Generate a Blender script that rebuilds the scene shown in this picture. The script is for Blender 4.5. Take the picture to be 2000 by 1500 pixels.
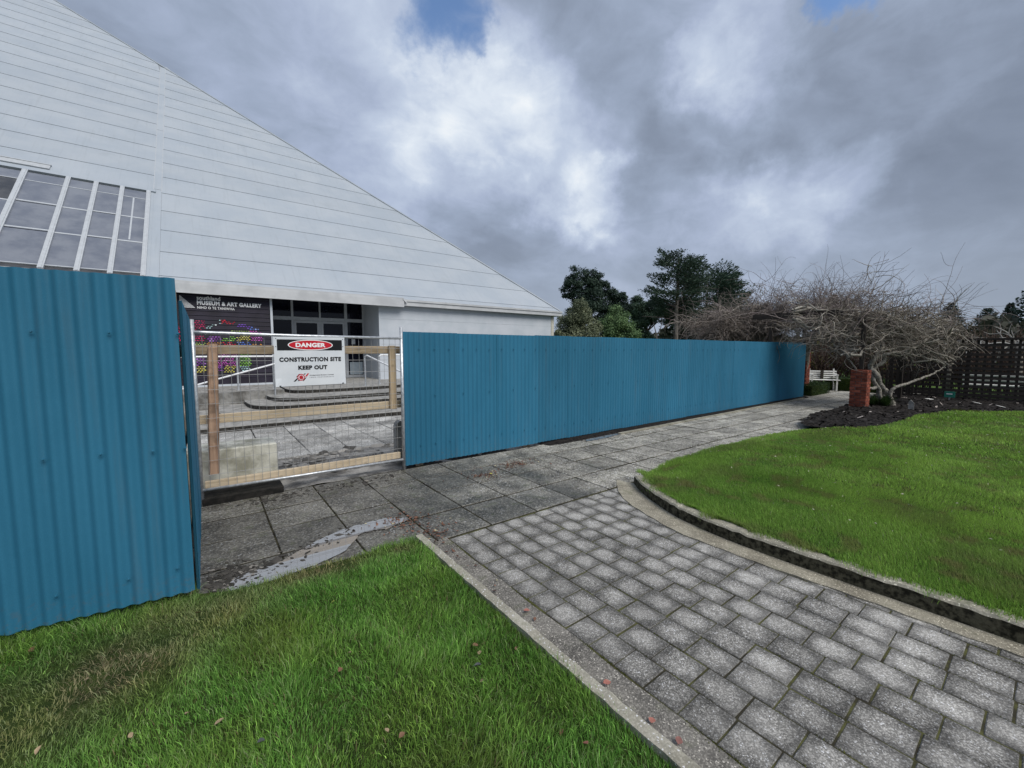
import bpy, bmesh, math, random
import numpy as np
from mathutils import Vector, Matrix, Euler, noise as mnoise

for o in list(bpy.data.objects):
    bpy.data.objects.remove(o, do_unlink=True)
SC = bpy.context.scene
COL = SC.collection
R = math.radians
rnd = random.Random(7)
nr = np.random.default_rng(11)

# ------------------------------------------------------------------ camera
cam_data = bpy.data.cameras.new("camera")
cam = bpy.data.objects.new("camera", cam_data)
COL.objects.link(cam)
cam.location = (0, 0, 1.6)                      # X runs along the long fence, Y away from it
cam.rotation_euler = Euler((R(90 - 4.687), 0, R(53.208 - 90)), 'XYZ')
cam_data.sensor_fit = 'HORIZONTAL'
cam_data.sensor_width = 36
cam_data.lens = 36 * 805 / 2000
cam_data.clip_start = 0.05
cam_data.clip_end = 3000
SC.camera = cam

# ------------------------------------------------------------------ exposure
SC.view_settings.view_transform = 'Standard'
SC.view_settings.look = 'None'
SC.view_settings.gamma = 1
SC.view_settings.use_curve_mapping = False
SC.view_settings.exposure = 1.08
EXP = 2 ** 1.08

# ------------------------------------------------------------------ sun
SUN_EL, SUN_AZ = 50, 278                        # azimuth of the sun measured from +X towards +Y
sun_data = bpy.data.lights.new("sun", 'SUN')
sun_data.energy = 1.5
sun_data.angle = R(35)
sun_data.color = (1.0, 0.965, 0.91)
sun = bpy.data.objects.new("sun", sun_data)
COL.objects.link(sun)
sd = Vector((math.cos(R(SUN_EL)) * math.cos(R(SUN_AZ)), math.cos(R(SUN_EL)) * math.sin(R(SUN_AZ)), math.sin(R(SUN_EL))))
sun.rotation_euler = sd.to_track_quat('Z', 'Y').to_euler()

# ------------------------------------------------------------------ sky
world = bpy.data.worlds.new("World")
SC.world = world
world.use_nodes = True
WN = world.node_tree
WN.nodes.clear()


class NT:
    """small helper round a node tree"""
    def __init__(self, tree):
        self.t = tree

    def n(self, typ, **kw):
        nd = self.t.nodes.new(typ)
        for k, v in kw.items():
            setattr(nd, k, v)
        return nd

    def l(self, a, b):
        self.t.links.new(a, b)

    def put(self, sock, v):
        if isinstance(v, bpy.types.NodeSocket):
            self.l(v, sock)
        elif isinstance(v, (tuple, list)) and len(v) == 3 and sock.type == 'RGBA':
            sock.default_value = (*v, 1)
        else:
            sock.default_value = v

    def math(self, op, a, b=0.0, c=0.0, clamp=False):
        nd = self.n('ShaderNodeMath', operation=op, use_clamp=clamp)
        self.put(nd.inputs[0], a); self.put(nd.inputs[1], b); self.put(nd.inputs[2], c)
        return nd.outputs[0]

    def vmath(self, op, a, b=(0, 0, 0), scale=None):
        nd = self.n('ShaderNodeVectorMath', operation=op)
        self.put(nd.inputs[0], a); self.put(nd.inputs[1], b)
        if scale is not None:
            self.put(nd.inputs['Scale'], scale)
        return nd.outputs['Value'] if op in ('DOT_PRODUCT', 'LENGTH', 'DISTANCE') else nd.outputs['Vector']

    def rng(self, v, a, b, c=0.0, d=1.0, mode='SMOOTHSTEP'):
        nd = self.n('ShaderNodeMapRange', interpolation_type=mode)
        nd.clamp = True
        self.put(nd.inputs[0], v); self.put(nd.inputs[1], a); self.put(nd.inputs[2], b); self.put(nd.inputs[3], c); self.put(nd.inputs[4], d)
        return nd.outputs[0]

    def noise(self, vec, scale, detail=4.0, rough=0.55, dist=0.0, color=False):
        nd = self.n('ShaderNodeTexNoise')
        if vec is not None:
            self.l(vec, nd.inputs['Vector'])
        nd.inputs['Scale'].default_value = scale
        nd.inputs['Detail'].default_value = detail
        nd.inputs['Roughness'].default_value = rough
        nd.inputs['Distortion'].default_value = dist
        return nd.outputs['Color'] if color else nd.outputs['Fac']

    def voro(self, vec, scale, feature='F1', out='Distance', rand=1.0):
        nd = self.n('ShaderNodeTexVoronoi', feature=feature)
        if vec is not None:
            self.l(vec, nd.inputs['Vector'])
        nd.inputs['Scale'].default_value = scale
        nd.inputs['Randomness'].default_value = rand
        return nd.outputs[out]

    def mix(self, f, a, b, mode='MIX'):
        nd = self.n('ShaderNodeMix', data_type='RGBA', blend_type=mode)
        nd.clamp_factor = True
        self.put(nd.inputs[0], f); self.put(nd.inputs[6], a); self.put(nd.inputs[7], b)
        return nd.outputs[2]

    def ramp(self, f, stops, interp='LINEAR'):
        nd = self.n('ShaderNodeValToRGB')
        cr = nd.color_ramp
        cr.interpolation = interp
        while len(cr.elements) < len(stops):
            cr.elements.new(0.5)
        for e, (p, c) in zip(cr.elements, stops):
            e.position = p
            e.color = (*c, 1)
        self.put(nd.inputs[0], f)
        return nd.outputs[0]


w = NT(WN)
tc = w.n('ShaderNodeTexCoord')
dirn = tc.outputs['Generated']
sep = w.n('ShaderNodeSeparateXYZ'); w.l(dirn, sep.inputs[0])
zz = w.math('ADD', w.math('MAXIMUM', sep.outputs[2], 0.0), 0.30)
cx = w.math('DIVIDE', sep.outputs[0], zz)
cy = w.math('DIVIDE', sep.outputs[1], zz)
cmb = w.n('ShaderNodeCombineXYZ'); w.l(cx, cmb.inputs[0]); w.l(cy, cmb.inputs[1])
mp = w.n('ShaderNodeMapping'); w.l(cmb.outputs[0], mp.inputs[0])
mp.inputs['Rotation'].default_value = (0, 0, R(-20))
mp.inputs['Scale'].default_value = (0.62, 1.0, 1.0)
mp.inputs['Location'].default_value = (3.3, 1.7, 0.4)
cl = mp.outputs[0]
warp = w.noise(cl, 1.5, 3, 0.5, color=True)
clw = w.vmath('ADD', cl, w.vmath('SCALE', w.vmath('SUBTRACT', warp, (0.5, 0.5, 0.5)), scale=0.75))
f1 = w.noise(clw, 1.9, 9, 0.52)
mp2 = w.n('ShaderNodeMapping'); w.l(dirn, mp2.inputs[0]); mp2.inputs['Scale'].default_value = (1, 1, 1.7); mp2.inputs['Rotation'].default_value = (R(14), R(-22), 0)
d2w = w.vmath('ADD', mp2.outputs[0], w.vmath('SCALE', w.vmath('SUBTRACT', w.noise(mp2.outputs[0], 3.0, 3, 0.5, color=True), (0.5, 0.5, 0.5)), scale=0.30))
f2 = w.noise(d2w, 4.6, 10, 0.57)
# banks of cloud: large bright and dark masses by direction
dw = w.noise(dirn, 4.2, 9, 0.60, color=True)
dwp = w.vmath('NORMALIZE', w.vmath('ADD', dirn, w.vmath('SCALE', w.vmath('SUBTRACT', dw, (0.5, 0.5, 0.5)), scale=0.36)))
BANKS = [((0.545, 0.705, 0.452), 7.5, 0.20), ((0.50, 0.76, 0.41), 12, 0.12), ((0.43, 0.735, 0.525), 9, 0.06), ((0.30, 0.78, 0.55), 11, 0.12), ((0.10, 0.845, 0.525), 10, 0.10),
         ((0.45, 0.82, 0.36), 9, 0.10), ((0.773, 0.376, 0.511), 6, 0.17), ((0.755, 0.43, 0.49), 4.5, 0.12), ((0.674, 0.659, 0.334), 5, 0.26), ((0.71, 0.62, 0.33), 5, 0.10),
         ((0.904, 0.308, 0.296), 5, 0.22), ((0.875, 0.403, 0.269), 6, 0.15), ((0.84, 0.47, 0.27), 6, 0.10), ((0.25, 0.90, 0.36), 8, 0.13), ((0.90, 0.20, 0.385), 5, 0.10), ((0.945, 0.255, 0.21), 5, 0.10),
         ((0.539, 0.798, 0.271), 11, -0.12), ((0.82, 0.29, 0.45), 8, -0.13), ((0.85, 0.24, 0.46), 7, -0.06), ((0.79, 0.515, 0.325), 7.5, -0.14), ((0.959, 0.087, 0.271), 16, -0.15),
         ((0.978, 0.126, 0.169), 13, -0.12), ((0.66, 0.57, 0.47), 9, -0.07), ((0.93, 0.16, 0.33), 9, -0.05), ((0.17, 0.85, 0.47), 7, -0.05), ((0.60, 0.75, 0.24), 8, -0.06)]
bank = None
for c, rad, val in BANKS:
    dt = w.vmath('DOT_PRODUCT', dwp, tuple(Vector(c).normalized()))
    m = w.rng(dt, math.cos(R(rad * 1.35)), math.cos(R(rad * 0.12)), 0.0, val)
    bank = m if bank is None else w.math('ADD', bank, m)
b = w.math('ADD', w.math('MULTIPLY_ADD', f1, 0.66, 0.165), w.math('MULTIPLY', w.math('SUBTRACT', f2, 0.5), 0.80))
b = w.math('ADD', b, bank)
cloud = w.ramp(b, [(0.0, (0.185, 0.225, 0.30)), (0.26, (0.245, 0.295, 0.39)), (0.44, (0.325, 0.39, 0.515)), (0.58, (0.405, 0.475, 0.63)), (0.76, (0.53, 0.61, 0.755)), (0.92, (0.74, 0.81, 0.90)), (1.0, (0.88, 0.92, 0.96))])
# a little warmer and greyer low down
cloud = w.mix(w.rng(sep.outputs[2], 0.0, 0.30, 0.60, 0.0), cloud, (0.385, 0.445, 0.53))
# openings with clear sky
sky = w.n('ShaderNodeTexSky', sky_type='NISHITA')
sky.sun_disc = False
sky.sun_elevation = R(SUN_EL)
sky.sun_rotation = R(90 - SUN_AZ)
sky.air_density = 1.0; sky.dust_density = 0.4; sky.ozone_density = 4.0
GAPS = [((0.372, 0.714, 0.600), 3.6), ((0.395, 0.70, 0.60), 3.0), ((0.82, 0.215, 0.545), 1.9)]
gap = None
for c, rad in GAPS:
    dt = w.vmath('DOT_PRODUCT', dwp, tuple(Vector(c).normalized()))
    m = w.rng(dt, math.cos(R(rad * 1.6)), math.cos(R(rad * 0.1)), 0.0, 1.0)
    gap = m if gap is None else w.math('MAXIMUM', gap, m)
gap = w.math('MULTIPLY', gap, w.rng(f2, 0.3, 0.5, 0.55, 1.0))
gap = w.math('MAXIMUM', gap, w.rng(f1, 0.24, 0.18, 0.0, 0.8))
bgc = w.n('ShaderNodeBackground'); w.l(cloud, bgc.inputs[0]); bgc.inputs[1].default_value = 1.0 / EXP
bgs = w.n('ShaderNodeBackground'); w.l(sky.outputs[0], bgs.inputs[0]); bgs.inputs[1].default_value = 0.085
mx = w.n('ShaderNodeMixShader'); w.l(gap, mx.inputs[0]); w.l(bgc.outputs[0], mx.inputs[1]); w.l(bgs.outputs[0], mx.inputs[2])
wo = w.n('ShaderNodeOutputWorld'); w.l(mx.outputs[0], wo.inputs[0])

# ------------------------------------------------------------------ helpers
def tag(o, label=None, cat=None, group=None, kind=None):
    if label: o['label'] = label
    if cat: o['category'] = cat
    if group: o['group'] = group
    if kind: o['kind'] = kind
    return o


def link(name, mesh, parent=None, mats=None):
    o = bpy.data.objects.new(name, mesh)
    COL.objects.link(o)
    if parent is not None:
        o.parent = parent
    return o


def empty(name, loc=(0, 0, 0), rz=0.0):
    o = bpy.data.objects.new(name, None)
    COL.objects.link(o)
    o.location = loc
    o.rotation_euler = (0, 0, rz)
    o.empty_display_size = 0.1
    return o


class MB:
    """collects faces and links them as one mesh object"""
    def __init__(self):
        self.v, self.f, self.m = [], [], []

    def add(self, verts, faces, mi=0):
        b0 = len(self.v)
        self.v.extend([tuple(p) for p in verts])
        for fc in faces:
            self.f.append(tuple(i + b0 for i in fc)); self.m.append(mi)
        return self

    def box(self, x0, x1, y0, y1, z0, z1, mi=0, M=None):
        vs = [(x0, y0, z0), (x1, y0, z0), (x1, y1, z0), (x0, y1, z0), (x0, y0, z1), (x1, y0, z1), (x1, y1, z1), (x0, y1, z1)]
        if M is not None:
            vs = [tuple(M @ Vector(p)) for p in vs]
        return self.add(vs, [(0, 3, 2, 1), (4, 5, 6, 7), (0, 1, 5, 4), (1, 2, 6, 5), (2, 3, 7, 6), (3, 0, 4, 7)], mi)

    def cbox(self, x0, x1, y0, y1, z0, z1, c=0.005, mi=0, M=None):
        """box with chamfered edges"""
        vs = []
        for (z, i) in ((z0, c), (z0 + c, 0), (z1 - c, 0), (z1, c)):
            vs += [(x0 + i, y0 + i, z), (x1 - i, y0 + i, z), (x1 - i, y1 - i, z), (x0 + i, y1 - i, z)]
        # cut the vertical corners as well
        vs2 = []
        for k, (z, i) in enumerate(((z0, c), (z0 + c, 0), (z1 - c, 0), (z1, c))):
            j = i + c
            vs2 += [(x0 + j, y0 + i, z), (x1 - j, y0 + i, z), (x1 - i, y0 + j, z), (x1 - i, y1 - j, z), (x1 - j, y1 - i, z), (x0 + j, y1 - i, z), (x0 + i, y1 - j, z), (x0 + i, y0 + j, z)]
        fs = [tuple(reversed(range(8))), tuple(range(24, 32))]
        for k in range(3):
            for a in range(8):
                bq = (a + 1) % 8
                fs.append((k * 8 + a, k * 8 + bq, k * 8 + 8 + bq, k * 8 + 8 + a))
        if M is not None:
            vs2 = [tuple(M @ Vector(p)) for p in vs2]
        return self.add(vs2, fs, mi)

    def prism(self, poly, z0, z1, mi=0, side=None):
        n = len(poly)
        vs = [(p[0], p[1], z0) for p in poly] + [(p[0], p[1], z1) for p in poly]
        self.add(vs, [tuple(range(n, 2 * n)), tuple(reversed(range(n)))], mi)
        self.add(vs, [(i, (i + 1) % n, n + (i + 1) % n, n + i) for i in range(n)], mi if side is None else side)
        return self

    def tube(self, pts, rad, n=8, mi=0, cap=True):
        pts = [Vector(p) for p in pts]
        if not isinstance(rad, (list, tuple)):
            rad = [rad] * len(pts)
        vs = []
        prev = None
        for i, p in enumerate(pts):
            t = (pts[min(i + 1, len(pts) - 1)] - pts[max(i - 1, 0)])
            t = t.normalized() if t.length > 1e-9 else Vector((0, 0, 1))
            if prev is None:
                ref = Vector((0, 0, 1)) if abs(t.z) < 0.9 else Vector((1, 0, 0))
                a = t.cross(ref).normalized()
            else:
                a = (prev - t * prev.dot(t))
                a = a.normalized() if a.length > 1e-6 else t.orthogonal().normalized()
            prev = a
            bb = t.cross(a)
            for k in range(n):
                an = 2 * math.pi * k / n
                vs.append(p + (a * math.cos(an) + bb * math.sin(an)) * rad[i])
        fs = []
        for i in range(len(pts) - 1):
            for k in range(n):
                fs.append((i * n + k, i * n + (k + 1) % n, (i + 1) * n + (k + 1) % n, (i + 1) * n + k))
        if cap:
            fs.append(tuple(reversed(range(n))))
            fs.append(tuple((len(pts) - 1) * n + k for k in range(n)))
        return self.add(vs, fs, mi)

    def mesh(self, name, mats, smooth=False):
        me = bpy.data.meshes.new(name)
        me.from_pydata(self.v, [], self.f)
        for m in (mats if isinstance(mats, (list, tuple)) else [mats]):
            me.materials.append(m)
        if len(set(self.m)) > 1 or (self.m and self.m[0]):
            me.polygons.foreach_set('material_index', self.m)
        if smooth:
            me.polygons.foreach_set('use_smooth', [True] * len(self.f))
        me.update()
        return me

    def build(self, name, mats, parent=None, smooth=False):
        return link(name, self.mesh(name, mats, smooth), parent)


def np_mesh(name, verts, faces, mat, cols=None, smooth=False, mat_idx=None):
    """verts (n,3), faces list of arrays of shape (k,3) or (k,4)"""
    me = bpy.data.meshes.new(name)
    verts = np.asarray(verts, np.float32)
    me.vertices.add(len(verts))
    me.vertices.foreach_set('co', verts.ravel())
    loops = np.concatenate([f.ravel() for f in faces]).astype(np.int32)
    tot = np.concatenate([np.full(len(f), f.shape[1], np.int32) for f in faces])
    start = np.concatenate([[0], np.cumsum(tot)[:-1]]).astype(np.int32)
    me.loops.add(len(loops))
    me.loops.foreach_set('vertex_index', loops)
    me.polygons.add(len(tot))
    me.polygons.foreach_set('loop_start', start)
    me.polygons.foreach_set('loop_total', tot)
    for m in (mat if isinstance(mat, (list, tuple)) else [mat]):
        me.materials.append(m)
    if mat_idx is not None:
        me.polygons.foreach_set('material_index', np.asarray(mat_idx, np.int32))
    if smooth:
        me.polygons.foreach_set('use_smooth', np.ones(len(tot), bool))
    if cols is not None:
        at = me.attributes.new('tint', 'FLOAT_COLOR', 'POINT')
        c4 = np.ones((len(verts), 4), np.float32)
        c4[:, :3] = cols
        at.data.foreach_set('color', c4.ravel())
    me.update(calc_edges=True)
    me.validate()
    return me


def text_mesh(body, w_, h_, bold=0.0, spacing=1.0, thick=0.0015):
    """mesh of a word in the XZ plane, facing -Y, lower-left corner at the origin, fitted to w_ x h_"""
    cu = bpy.data.curves.new('lettering', 'FONT')
    cu.body = body
    cu.offset = bold
    cu.space_character = spacing
    cu.extrude = 0.01
    cu.resolution_u = 3
    ob = bpy.data.objects.new('lettering', cu)
    COL.objects.link(ob)
    dg = bpy.context.evaluated_depsgraph_get()
    me = bpy.data.meshes.new_from_object(ob.evaluated_get(dg))
    bpy.data.objects.remove(ob, do_unlink=True)
    bpy.data.curves.remove(cu)
    n = len(me.vertices)
    co = np.empty(n * 3, np.float32); me.vertices.foreach_get('co', co); co = co.reshape(-1, 3)
    mn, mxx = co.min(0), co.max(0)
    x = (co[:, 0] - mn[0]) / (mxx[0] - mn[0]) * w_
    z = (co[:, 1] - mn[1]) / (mxx[1] - mn[1]) * h_
    y = -(co[:, 2] - mn[2]) / (mxx[2] - mn[2]) * thick
    out = np.stack([x, y, z], 1).astype(np.float32)
    me.vertices.foreach_set('co', out.ravel())
    me.update()
    me.name = 'lettering'
    return me


def lettering(body, w_, h_, loc, mat, parent, bold=0.0, spacing=1.0, name='lettering'):
    me = text_mesh(body, w_, h_, bold, spacing)
    me.materials.clear()
    me.materials.append(mat)
    o = link(name, me, parent)
    o.location = loc
    return o

# ------------------------------------------------------------------ materials
def new_mat(name):
    m = bpy.data.materials.new(name)
    m.use_nodes = True
    nt = NT(m.node_tree)
    bs = m.node_tree.nodes['Principled BSDF']
    return m, nt, bs


def bump(nt, bs, h, strength=0.3, dist=0.01):
    bp = nt.n('ShaderNodeBump')
    bp.inputs['Strength'].default_value = strength
    bp.inputs['Distance'].default_value = dist
    nt.l(h, bp.inputs['Height'])
    nt.l(bp.outputs[0], bs.inputs['Normal'])
    return bp


def noisy(name, c1, c2, scale=4.0, rough=0.8, spec=0.3, bumpy=0.0, bscale=60.0, metal=0.0, coords='Object', stretch=(1, 1, 1), detail=5, objrand=0.0, contrast=(0.35, 0.65)):
    m, nt, bs = new_mat(name)
    t = nt.n('ShaderNodeTexCoord')
    mpn = nt.n('ShaderNodeMapping')
    nt.l(t.outputs[coords], mpn.inputs[0])
    mpn.inputs['Scale'].default_value = stretch
    v = mpn.outputs[0]
    f = nt.rng(nt.noise(v, scale, detail, 0.6), contrast[0], contrast[1])
    col = nt.mix(f, c1, c2)
    if objrand:
        oi = nt.n('ShaderNodeObjectInfo')
        k = nt.rng(oi.outputs['Random'], 0, 1, 1 - objrand, 1 + objrand, 'LINEAR')
        col = nt.mix(1.0, col, nt.vmath('SCALE', (1, 1, 1), scale=k), 'MULTIPLY')
    nt.l(col, bs.inputs['Base Color'])
    bs.inputs['Roughness'].default_value = rough
    bs.inputs['Specular IOR Level'].default_value = spec
    bs.inputs['Metallic'].default_value = metal
    if bumpy:
        bump(nt, bs, nt.noise(v, bscale, 4, 0.6), bumpy, 0.01)
    return m


def plain(name, c, rough=0.5, spec=0.4, metal=0.0):
    return noisy(name, tuple(x * 0.93 for x in c), tuple(min(1, x * 1.05) for x in c), 9.0, rough, spec, metal=metal)


def stone_mat(name, dark, light, grit, wet=False, edge=0.0, half=(0.09, 0.105), tone=1.0, moss=0.0, objrand=0.1, speck=0.5):
    """concrete with exposed stones; wet = damp stains near the gate; edge = damp rim of each paver"""
    m, nt, bs = new_mat(name)
    geo = nt.n('ShaderNodeNewGeometry')
    pos = geo.outputs['Position']
    oi = nt.n('ShaderNodeObjectInfo')
    cell = nt.n('ShaderNodeTexVoronoi'); nt.l(pos, cell.inputs['Vector']); cell.inputs['Scale'].default_value = grit
    sepc = nt.n('ShaderNodeSeparateColor'); nt.l(cell.outputs['Color'], sepc.inputs[0])
    stones = nt.rng(sepc.outputs[0], 0.15, 1.0, 0.0, 1.0, 'LINEAR')
    stones = nt.math('POWER', stones, 1.8)
    patch = nt.noise(pos, 3.2, 5, 0.62)
    f = nt.math('MULTIPLY_ADD', stones, speck, nt.rng(patch, 0.3, 0.72, 0.0, 0.75 - speck * 0.4), clamp=True)
    col = nt.mix(f, dark, light)
    # the odd pale pebble
    fl = nt.math('GREATER_THAN', sepc.outputs[1], 0.965)
    col = nt.mix(nt.math('MULTIPLY', fl, 0.75), col, tuple(min(0.75, x * 1.9) for x in light))
    rough = 0.85
    if edge:
        t = nt.n('ShaderNodeTexCoord')
        so = nt.n('ShaderNodeSeparateXYZ'); nt.l(t.outputs['Object'], so.inputs[0])
        ex = nt.math('DIVIDE', nt.math('ABSOLUTE', so.outputs[0]), half[0])
        ey = nt.math('DIVIDE', nt.math('ABSOLUTE', so.outputs[1]), half[1])
        e = nt.math('POWER', nt.math('MULTIPLY', nt.math('ADD', nt.math('MULTIPLY', ex, ex), nt.math('MULTIPLY', ey, ey)), 0.72), 0.6)
        e = nt.math('ADD', e, nt.math('MULTIPLY', nt.math('SUBTRACT', nt.noise(pos, 14, 4, 0.6), 0.5), 1.1))
        damp = nt.rng(oi.outputs['Random'], 0.0, 0.6, 0.35, 1.0)       # some pavers have dried more than others
        e = nt.math('MULTIPLY', nt.rng(e, 0.25, 1.0), edge)
        spx = nt.n('ShaderNodeSeparateXYZ'); nt.l(pos, spx.inputs[0])
        lowside = nt.math('MULTIPLY', nt.rng(nt.math('ADD', spx.outputs[0], nt.math('MULTIPLY', nt.math('SUBTRACT', nt.noise(pos, 1.8, 3, 0.5), 0.5), 1.6)), 1.5, 2.9, 1.0, 0.0), 0.30)
        e = nt.math('ADD', nt.math('ADD', e, lowside), nt.math('MULTIPLY', nt.math('SUBTRACT', 1.0, damp), 0.22), clamp=True)
        col = nt.mix(1.0, col, nt.vmath('SCALE', (1, 1, 1), scale=nt.math('MULTIPLY_ADD', e, -0.60, 1.0)), 'MULTIPLY')
    k = nt.rng(oi.outputs['Random'], 0, 1, 1 - objrand, 1 + objrand, 'LINEAR')
    col = nt.mix(1.0, col, nt.vmath('SCALE', (1, 1, 1), scale=nt.math('MULTIPLY', k, tone)), 'MULTIPLY')
    if wet:
        sp = nt.n('ShaderNodeSeparateXYZ'); nt.l(pos, sp.inputs[0])
        wv = nt.rng(sp.outputs[0], 1.6, 6.5, 1.0, 0.0, 'LINEAR')
        wv = nt.math('MULTIPLY', wv, nt.rng(sp.outputs[1], 2.2, 3.2, 0.0, 1.0))
        wv = nt.math('ADD', wv, nt.math('MULTIPLY', nt.math('SUBTRACT', nt.noise(pos, 1.7, 5, 0.6), 0.5), 1.5))
        # soaked rim round the puddle
        px_ = nt.math('SUBTRACT', sp.outputs[0], 0.10); py_ = nt.math('SUBTRACT', sp.outputs[1], 3.33)
        dl = nt.math('ABSOLUTE', nt.math('SUBTRACT', nt.math('MULTIPLY', py_, 0.963), nt.math('MULTIPLY', px_, 0.271)))
        dl = nt.math('ADD', dl, nt.math('MULTIPLY', nt.math('SUBTRACT', nt.noise(pos, 5.5, 5, 0.6), 0.5), 0.30))
        rim = nt.math('MULTIPLY', nt.rng(dl, 0.42, 0.14), nt.rng(sp.outputs[0], 2.0, 1.4))
        wv = nt.math('ADD', wv, nt.math('MULTIPLY', rim, 0.9))
        wv = nt.rng(wv, 0.2, 0.95)
        col = nt.mix(nt.math('MULTIPLY', wv, 0.64), col, tuple(x * 0.45 for x in dark))
        bs_r = nt.rng(wv, 0.3, 1.0, 0.85, 0.5)
        nt.l(bs_r, bs.inputs['Roughness'])
        # silt and soil trodden on to the slabs
        silt = nt.math('MULTIPLY', nt.rng(nt.noise(pos, 2.6, 6, 0.66), 0.56, 0.7), 0.55)
        col = nt.mix(silt, col, (0.075, 0.066, 0.052))
    else:
        bs.inputs['Roughness'].default_value = rough
    if moss:
        mv = nt.rng(nt.noise(pos, 6.5, 5, 0.65), 0.56, 0.66)
        col = nt.mix(nt.math('MULTIPLY', mv, moss), col, (0.06, 0.075, 0.018))
    nt.l(col, bs.inputs['Base Color'])
    bs.inputs['Specular IOR Level'].default_value = 0.35
    h = nt.math('MULTIPLY_ADD', cell.outputs['Distance'], -0.6, nt.noise(pos, 40, 4, 0.6))
    bump(nt, bs, h, 0.55, 0.004)
    return m


def leaf_mat(name, trans=0.25, rough=0.5, spec=0.3):
    """colour comes from the tint of each leaf"""
    m, nt, bs = new_mat(name)
    a = nt.n('ShaderNodeAttribute'); a.attribute_name = 'tint'
    nt.l(a.outputs['Color'], bs.inputs['Base Color'])
    bs.inputs['Roughness'].default_value = rough
    bs.inputs['Specular IOR Level'].default_value = spec
    if trans:
        tr = nt.n('ShaderNodeBsdfTranslucent'); nt.l(a.outputs['Color'], tr.inputs[0])
        mxs = nt.n('ShaderNodeMixShader'); mxs.inputs[0].default_value = trans
        out = m.node_tree.nodes['Material Output']
        nt.l(bs.outputs[0], mxs.inputs[1]); nt.l(tr.outputs[0], mxs.inputs[2]); nt.l(mxs.outputs[0], out.inputs[0])
    return m


def wood_mat(name, c1, c2, axis, knot=0.35, objrand=0.12, grime=0.0):
    m, nt, bs = new_mat(name)
    t = nt.n('ShaderNodeTexCoord')
    mpn = nt.n('ShaderNodeMapping'); nt.l(t.outputs['Object'], mpn.inputs[0])
    s = [26, 26, 26]; s['xyz'.index(axis)] = 1.6
    mpn.inputs['Scale'].default_value = s
    f = nt.noise(mpn.outputs[0], 1.4, 5, 0.6, 0.6)
    col = nt.mix(nt.rng(f, 0.3, 0.7), c1, c2)
    kn = nt.voro(t.outputs['Object'], 3.5)
    col = nt.mix(nt.math('MULTIPLY', nt.rng(kn, 0.10, 0.04), knot), col, tuple(x * 0.35 for x in c1))
    if grime:
        g = nt.rng(nt.noise(t.outputs['Object'], 5, 5, 0.65), 0.45, 0.68)
        col = nt.mix(nt.math('MULTIPLY', g, grime), col, (0.07, 0.055, 0.042))
    nt.l(col, bs.inputs['Base Color'])
    bs.inputs['Roughness'].default_value = 0.75
    bs.inputs['Specular IOR Level'].default_value = 0.25
    bump(nt, bs, f, 0.25, 0.004)
    return m


M = {}
# painted corrugated steel with faint dust and sheen
def steel_paint(name, c):
    m, nt, bs = new_mat(name)
    geo = nt.n('ShaderNodeNewGeometry'); pos = geo.outputs['Position']
    mpn = nt.n('ShaderNodeMapping'); nt.l(pos, mpn.inputs[0]); mpn.inputs['Scale'].default_value = (1, 1, 0.25)
    f = nt.rng(nt.noise(mpn.outputs[0], 2.2, 5, 0.6), 0.35, 0.7)
    fine = nt.noise(pos, 260, 2, 0.5)
    col = nt.mix(f, c, tuple(x * 1.14 + 0.004 for x in c))
    col = nt.mix(nt.math('MULTIPLY', nt.rng(fine, 0.45, 0.7), 0.14), col, tuple(x * 1.7 + 0.01 for x in c))
    # splashes of soil along the foot
    sp = nt.n('ShaderNodeSeparateXYZ'); nt.l(pos, sp.inputs[0])
    foot = nt.math('MULTIPLY', nt.rng(sp.outputs[2], 0.32, 0.04), nt.rng(nt.noise(pos, 30, 5, 0.7), 0.5, 0.66))
    col = nt.mix(nt.math('MULTIPLY', foot, 0.35), col, (0.12, 0.11, 0.09))
    oi = nt.n('ShaderNodeObjectInfo')
    mp3 = nt.n('ShaderNodeMapping'); nt.l(pos, mp3.inputs[0]); mp3.inputs['Scale'].default_value = (9, 9, 0.5)
    run = nt.math('MULTIPLY', nt.rng(nt.noise(mp3.outputs[0], 1.6, 5, 0.62), 0.52, 0.78), 0.22)
    col = nt.mix(run, col, (0.11, 0.145, 0.16))
    k = nt.rng(oi.outputs['Random'], 0, 1, 0.90, 1.08, 'LINEAR')
    col = nt.mix(1.0, col, nt.vmath('SCALE', (1, 1, 1), scale=k), 'MULTIPLY')
    nt.l(col, bs.inputs['Base Color'])
    bs.inputs['Roughness'].default_value = 0.62
    bs.inputs['Specular IOR Level'].default_value = 0.22
    bump(nt, bs, nt.noise(pos, 7, 3, 0.5), 0.10, 0.02)
    return m


M['blue'] = steel_paint('blue_painted_steel', (0.0235, 0.137, 0.228))
M['galv'] = noisy('galvanised_steel', (0.42, 0.44, 0.46), (0.62, 0.64, 0.66), 30, 0.42, 0.5, metal=0.55)
M['wire'] = plain('galvanised_wire', (0.36, 0.36, 0.36), 0.5, 0.5, 0.4)
M['pine_x'] = wood_mat('pine_rail', (0.42, 0.335, 0.225), (0.58, 0.48, 0.345), 'x')
M['pine_z'] = wood_mat('pine_stud', (0.38, 0.285, 0.18), (0.53, 0.42, 0.28), 'z')
M['old_x'] = wood_mat('weathered_rail', (0.30, 0.225, 0.145), (0.46, 0.36, 0.24), 'x', 0.6, grime=0.35)
M['old_z'] = wood_mat('weathered_post', (0.30, 0.185, 0.125), (0.46, 0.31, 0.215), 'z', 0.8, grime=0.55)
M['dark_wood_z'] = wood_mat('black_stained_slat', (0.022, 0.018, 0.015), (0.052, 0.042, 0.035), 'z')
M['dark_wood_y'] = wood_mat('black_stained_board', (0.026, 0.021, 0.018), (0.062, 0.050, 0.042), 'y')
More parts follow.
